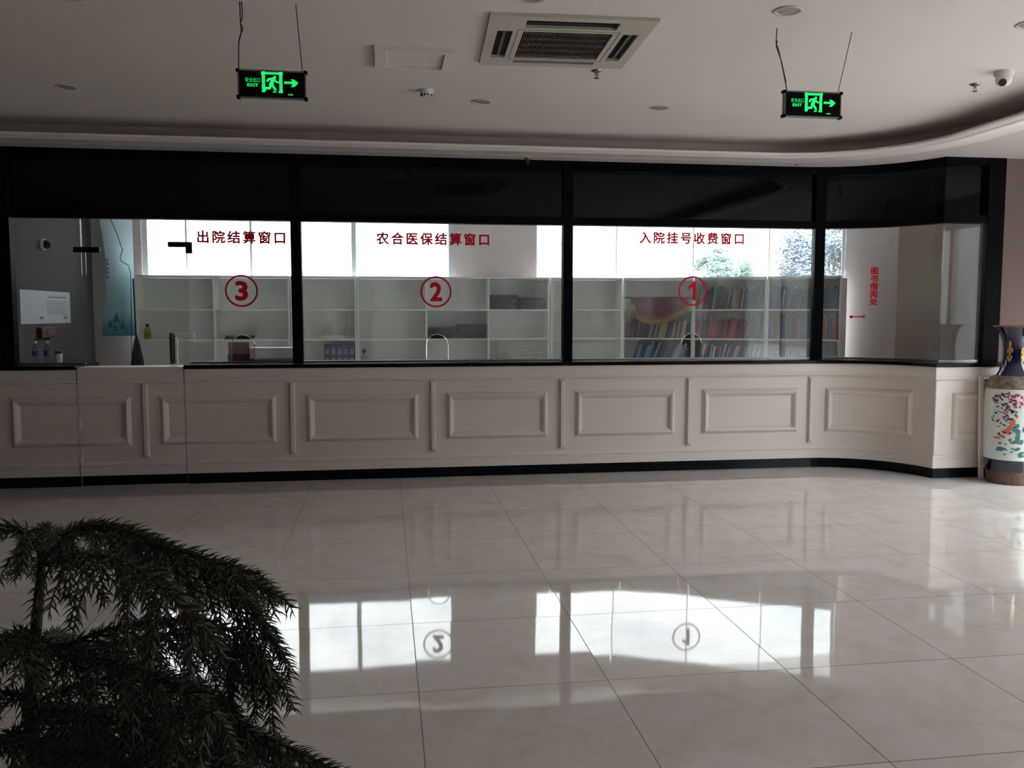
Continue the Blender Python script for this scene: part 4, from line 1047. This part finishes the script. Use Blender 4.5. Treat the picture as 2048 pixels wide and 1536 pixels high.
lf.build('painted_leaves', mat('ink_green', rgb(44, 52, 52), .2), body_v); tw.build('painted_twigs', mat('ink_brown', rgb(70, 58, 56), .2), body_v)
fl_.build('painted_blossom', mat('rose_enamel', rgb(178, 72, 104), .2), body_v); ph.build('painted_bird', mat('orange_enamel', rgb(196, 110, 84), .2), body_v); rk.build('painted_rocks', mat('teal_enamel', rgb(70, 120, 124), .2), body_v)
m = MB()
for o_ in (-.17, .10):
    for (u, z, a, b2) in ((0, 1.28, .024, .030), (0, 1.235, .050, .016), (0, 1.20, .026, .034), (.030, 1.160, .026, .020), (-.030, 1.160, .026, .020), (0, 1.135, .034, .016), (.045, 1.215, .014, .022), (-.045, 1.215, .014, .022)): blob(m, o_ + u, z, a, b2, rnd=rv)
m.build('gilt_emblem', mat('gilt', rgb(188, 148, 78), .3, metal=.3), [o for o in vase.children if o.name.startswith('neck')][0])

m = MB(); a0, a1 = Vector((5.535, 7.365, .001)), Vector((5.475, 7.395, 1.0))
d_ = (a1 - a0).normalized(); sx_ = Vector((1, -.1, 0)).normalized()
a0, a1 = Vector((5.525, 7.345, .004)), Vector((5.52, 7.392, .97)); d_ = (a1 - a0).normalized(); ux = (Vector((1, 0, 0)) - d_ * d_.x).normalized(); uy = d_.cross(ux)
m.obox((a0 + a1) / 2, ux * .022, uy * .010, d_ * (a1 - a0).length / 2)
tag(m.build('wooden_strip', mat('pale_wood_strip', rgb(226, 214, 202), .5), origin=a0), 'pale wooden strip leaning against the counter beside the vase', 'strip')
m = MB(); m.cbox(5.98, 7.15, 5.6, 7.08, 0.0, .012, .004)
for k in range(8): m.box(5.99, 7.14, 5.66 + k*.18, 5.70 + k*.18, .012, .014, 1)
tag(m.build('floor_mat', [mat('black_rubber', rgb(24, 24, 26), .8), mat('grey_rib', rgb(90, 90, 92), .8)], origin=(6.4, 6.4, 0)), 'black ribbed floor mat in front of the painted vase', 'mat')

# ------------------------------------------------------------------ conifer in the foreground
DEP = .95
TB = cam_pt(58, 1420, DEP)
PX, PY = TB.x, TB.y
pine = empty('potted_conifer', (PX, PY, 0), 0, 'dark green potted conifer with drooping needle branches in the left foreground', 'plant')
M_NEEDLE = mat('dark_needles', rgb(54, 66, 50), .55, noise=.3, scale=20)
M_STEM = mat('brown_stem', rgb(70, 52, 44), .8, noise=.2, scale=40)
MB().lathe([(.13, 0), (.15, .01), (.19, .36), (.20, .38), (.20, .40), (.185, .40), (.18, .36), (.17, .34)], (PX, PY, 0), 40).build('pot', mat('dark_ceramic_pot', rgb(70, 58, 52), .35), pine, smooth=True)
MB().lathe([(.17, .335), (.16, .352), (.08, .358), (.01, .36)], (PX, PY, 0), 32).build('soil', mat('soil', rgb(60, 48, 40), .95, noise=.4, scale=50), pine, smooth=True)
tr = [Vector((PX, PY, .34)), Vector((PX, PY, .7)), Vector((PX + .002, PY, 1.0)), cam_pt(60, 1400, DEP), cam_pt(70, 1280, DEP), cam_pt(80, 1170, DEP), cam_pt(86, 1100, DEP)]
MB().tube(tr, [.014, .012, .009, .0072, .0065, .0052, .004], 10).build('trunk', M_STEM, pine, smooth=True)
rp_ = random.Random(17)
def spray(mb, pts, dens=.0020, ln=.0145):
    """needles set spirally round a polyline"""
    k = rp_.randint(0, 100)
    tot = sum((b2 - a).length for a, b2 in zip(pts[:-1], pts[1:])); run = 0
    for a, b2 in zip(pts[:-1], pts[1:]):
        L = (b2 - a).length
        if L < 1e-6: continue
        t = (b2 - a) / L; x = t.orthogonal().normalized(); y = t.cross(x); s = 0.0
        while s < L:
            f = (run + s) / tot; phi = k * 2.39996 + rp_.uniform(-.25, .25); k += 1
            o = x * math.cos(phi) + y * math.sin(phi); el = .62 + .25 * (1 - f)
            d = (t * el + o * .85).normalized(); l2 = ln * rp_.uniform(.8, 1.15) * (1 - .35 * max(0, f - .75) * 4 * .6)
            p = a + t * s; side = d.cross(t).normalized(); up = d.cross(side); r_ = .00078
            mid = p + d * l2 * .55; tip = p + d * l2 + t * l2 * .22
            n0 = len(mb.v)
            mb.v += [tuple(p + side*r_), tuple(p - side*r_*.6 + up*r_), tuple(p - side*r_*.6 - up*r_),
                     tuple(mid + side*r_), tuple(mid - side*r_*.6 + up*r_), tuple(mid - side*r_*.6 - up*r_), tuple(tip)]
            for i in range(3):
                j = (i + 1) % 3; mb.f.append((n0+i, n0+j, n0+3+j, n0+3+i)); mb.f.append((n0+3+i, n0+3+j, n0+6)); mb.mi += [0, 0]
            s += dens
        run += L
def smooth_path(P, n_=6):
    out = []
    for i in range(len(P) - 1):
        p0, p1, p2, p3 = P[max(0, i-1)], P[i], P[i+1], P[min(len(P)-1, i+2)]
        for k in range(n_):
            t = k / n_; out.append(.5 * ((2*p1) + (p2-p0)*t + (2*p0-5*p1+4*p2-p3)*t*t + (3*p1-p0-3*p2+p3)*t**3))
    return out + [P[-1]]
def branch(P, nb, lmax, lmin=.03, droop=1.0, start=.12, dens=.0021):
    """woody branch with paired drooping branchlets, all covered in needles"""
    pts = smooth_path(P); st, nd = MB(), MB(); N = len(pts)
    st.tube(pts, [.0030 * (1 - .7 * i / (N - 1)) for i in range(N)], 6)
    spray(nd, pts[int(N * .1):], dens * 1.1)
    for b_ in range(nb):
        f = start + (1 - start) * (b_ + rp_.uniform(0, .6)) / nb; i = min(N - 2, int(f * (N - 1)))
        t = (pts[i+1] - pts[i]).normalized(); h_ = t.cross(Vector((0, 0, 1)))
        h_ = h_.normalized() if h_.length > .05 else Vector((1, 0, 0))
        s = 1 if b_ % 2 else -1
        L = lmin + (lmax - lmin) * math.sin(math.pi * min(1, .18 + .74 * f)) * rp_.uniform(.75, 1.1)
        d = (t * rp_.uniform(.55, .9) + h_ * s * rp_.uniform(.35, .75) + Vector((0, 0, .05))).normalized(); p = pts[i].copy(); q = [p.copy()]; n2 = 7
        for k in range(n2):
            d = (d + Vector((0, 0, -1)) * droop * .30 * (1 - abs(d.z) * .3) + Vector((rp_.gauss(0, .05), rp_.gauss(0, .05), 0))).normalized()
            p = p + d * L / n2; q.append(p.copy())
        st.tube(q, [.0013 * (1 - .6 * k / n2) for k in range(n2 + 1)], 5); spray(nd, q, dens)
    o = st.build('branch', M_STEM, pine); nd.build('needles', M_NEEDLE, o); return o
def PP(*a): return [cam_pt(x, y, d) for x, y, d in a]
# crown whorl
branch(PP((85,1125,.95),(150,1058,.93),(240,1058,.91),(330,1098,.90),(430,1150,.89),(500,1215,.885),(532,1268,.88)), 34, .115, .045, 1.05, .10)
branch(PP((85,1120,.95),(130,1062,.99),(210,1046,1.03),(300,1072,1.06),(400,1120,1.08),(470,1135,1.09),(520,1150,1.09)), 24, .10, .045, .95)
branch(PP((84,1115,.95),(50,1062,.93),(0,1058,.92),(-80,1090,.92),(-140,1150,.92)), 18, .09, .04, 1.0)
branch(PP((86,1120,.95),(100,1070,1.03),(90,1055,1.12),(60,1075,1.2),(30,1120,1.26)), 16, .09, .04, 1.0)
branch(PP((86,1130,.95),(150,1110,.86),(240,1120,.78),(330,1180,.74),(390,1250,.72)), 20, .085, .04, 1.0)
branch(PP((420,1140,.893),(470,1150,.89),(520,1172,.888),(560,1196,.886)), 5, .035, .02, .5)
branch(PP((300,1085,.90),(360,1100,.88),(430,1122,.87),(470,1132,.865)), 6, .05, .025, .6)
# second whorl
branch(PP((72,1300,.95),(130,1290,.94),(220,1258,.92),(330,1240,.90),(430,1250,.89),(500,1290,.885),(545,1350,.88)), 30, .105, .04, 1.1, .14)
branch(PP((72,1300,.95),(140,1300,1.0),(260,1280,1.05),(370,1270,1.08),(450,1290,1.10),(520,1340,1.1)), 24, .10, .04, 1.1, .2)
branch(PP((70,1295,.95),(20,1280,.95),(-60,1290,.95),(-140,1330,.95)), 14, .085, .035, 1.0)
branch(PP((72,1310,.95),(60,1270,.86),(20,1270,.78),(-40,1310,.72)), 14, .08, .035, 1.0)
branch(PP((72,1300,.95),(100,1270,1.05),(120,1270,1.15),(140,1310,1.25)), 14, .09, .04, 1.0)
branch(PP((74,1310,.95),(160,1310,.86),(260,1330,.79),(350,1370,.75),(420,1430,.73)), 22, .09, .04, 1.1)
# third and lower whorls, the dense skirt
branch(PP((62,1410,.95),(140,1375,.94),(260,1350,.92),(370,1365,.90),(450,1410,.89),(500,1470,.88)), 28, .10, .04, 1.1)
branch(PP((62,1410,.95),(30,1385,.9),(-30,1390,.87),(-110,1430,.85)), 16, .09, .04, 1.0)
branch(PP((62,1420,.95),(130,1420,.86),(240,1440,.78),(340,1480,.74)), 22, .09, .04, 1.1)
branch(PP((60,1440,.95),(170,1420,1.0),(320,1410,1.04),(450,1435,1.06),(560,1490,1.07)), 24, .10, .04, 1.1)
branch(PP((58,1500,.95),(200,1450,.94),(360,1435,.92),(480,1455,.90),(590,1500,.89),(690,1550,.885)), 30, .085, .035, 1.1)
branch(PP((58,1520,.95),(180,1500,.88),(320,1500,.83),(460,1530,.80),(560,1590,.79)), 24, .09, .04, 1.1)
branch(PP((58,1520,.95),(180,1470,1.02),(330,1460,1.06),(480,1480,1.08),(640,1530,1.09)), 24, .09, .04, 1.1)
branch(PP((58,1500,.95),(40,1470,.88),(20,1470,.8),(0,1500,.74)), 16, .09, .04, 1.0)
branch(PP((58,1560,.95),(100,1510,.86),(180,1500,.78),(270,1540,.72)), 18, .08, .04, 1.0)
branch(PP((58,1600,.95),(220,1560,.93),(420,1550,.91),(600,1580,.90),(740,1640,.89)), 22, .08, .04, 1.0)
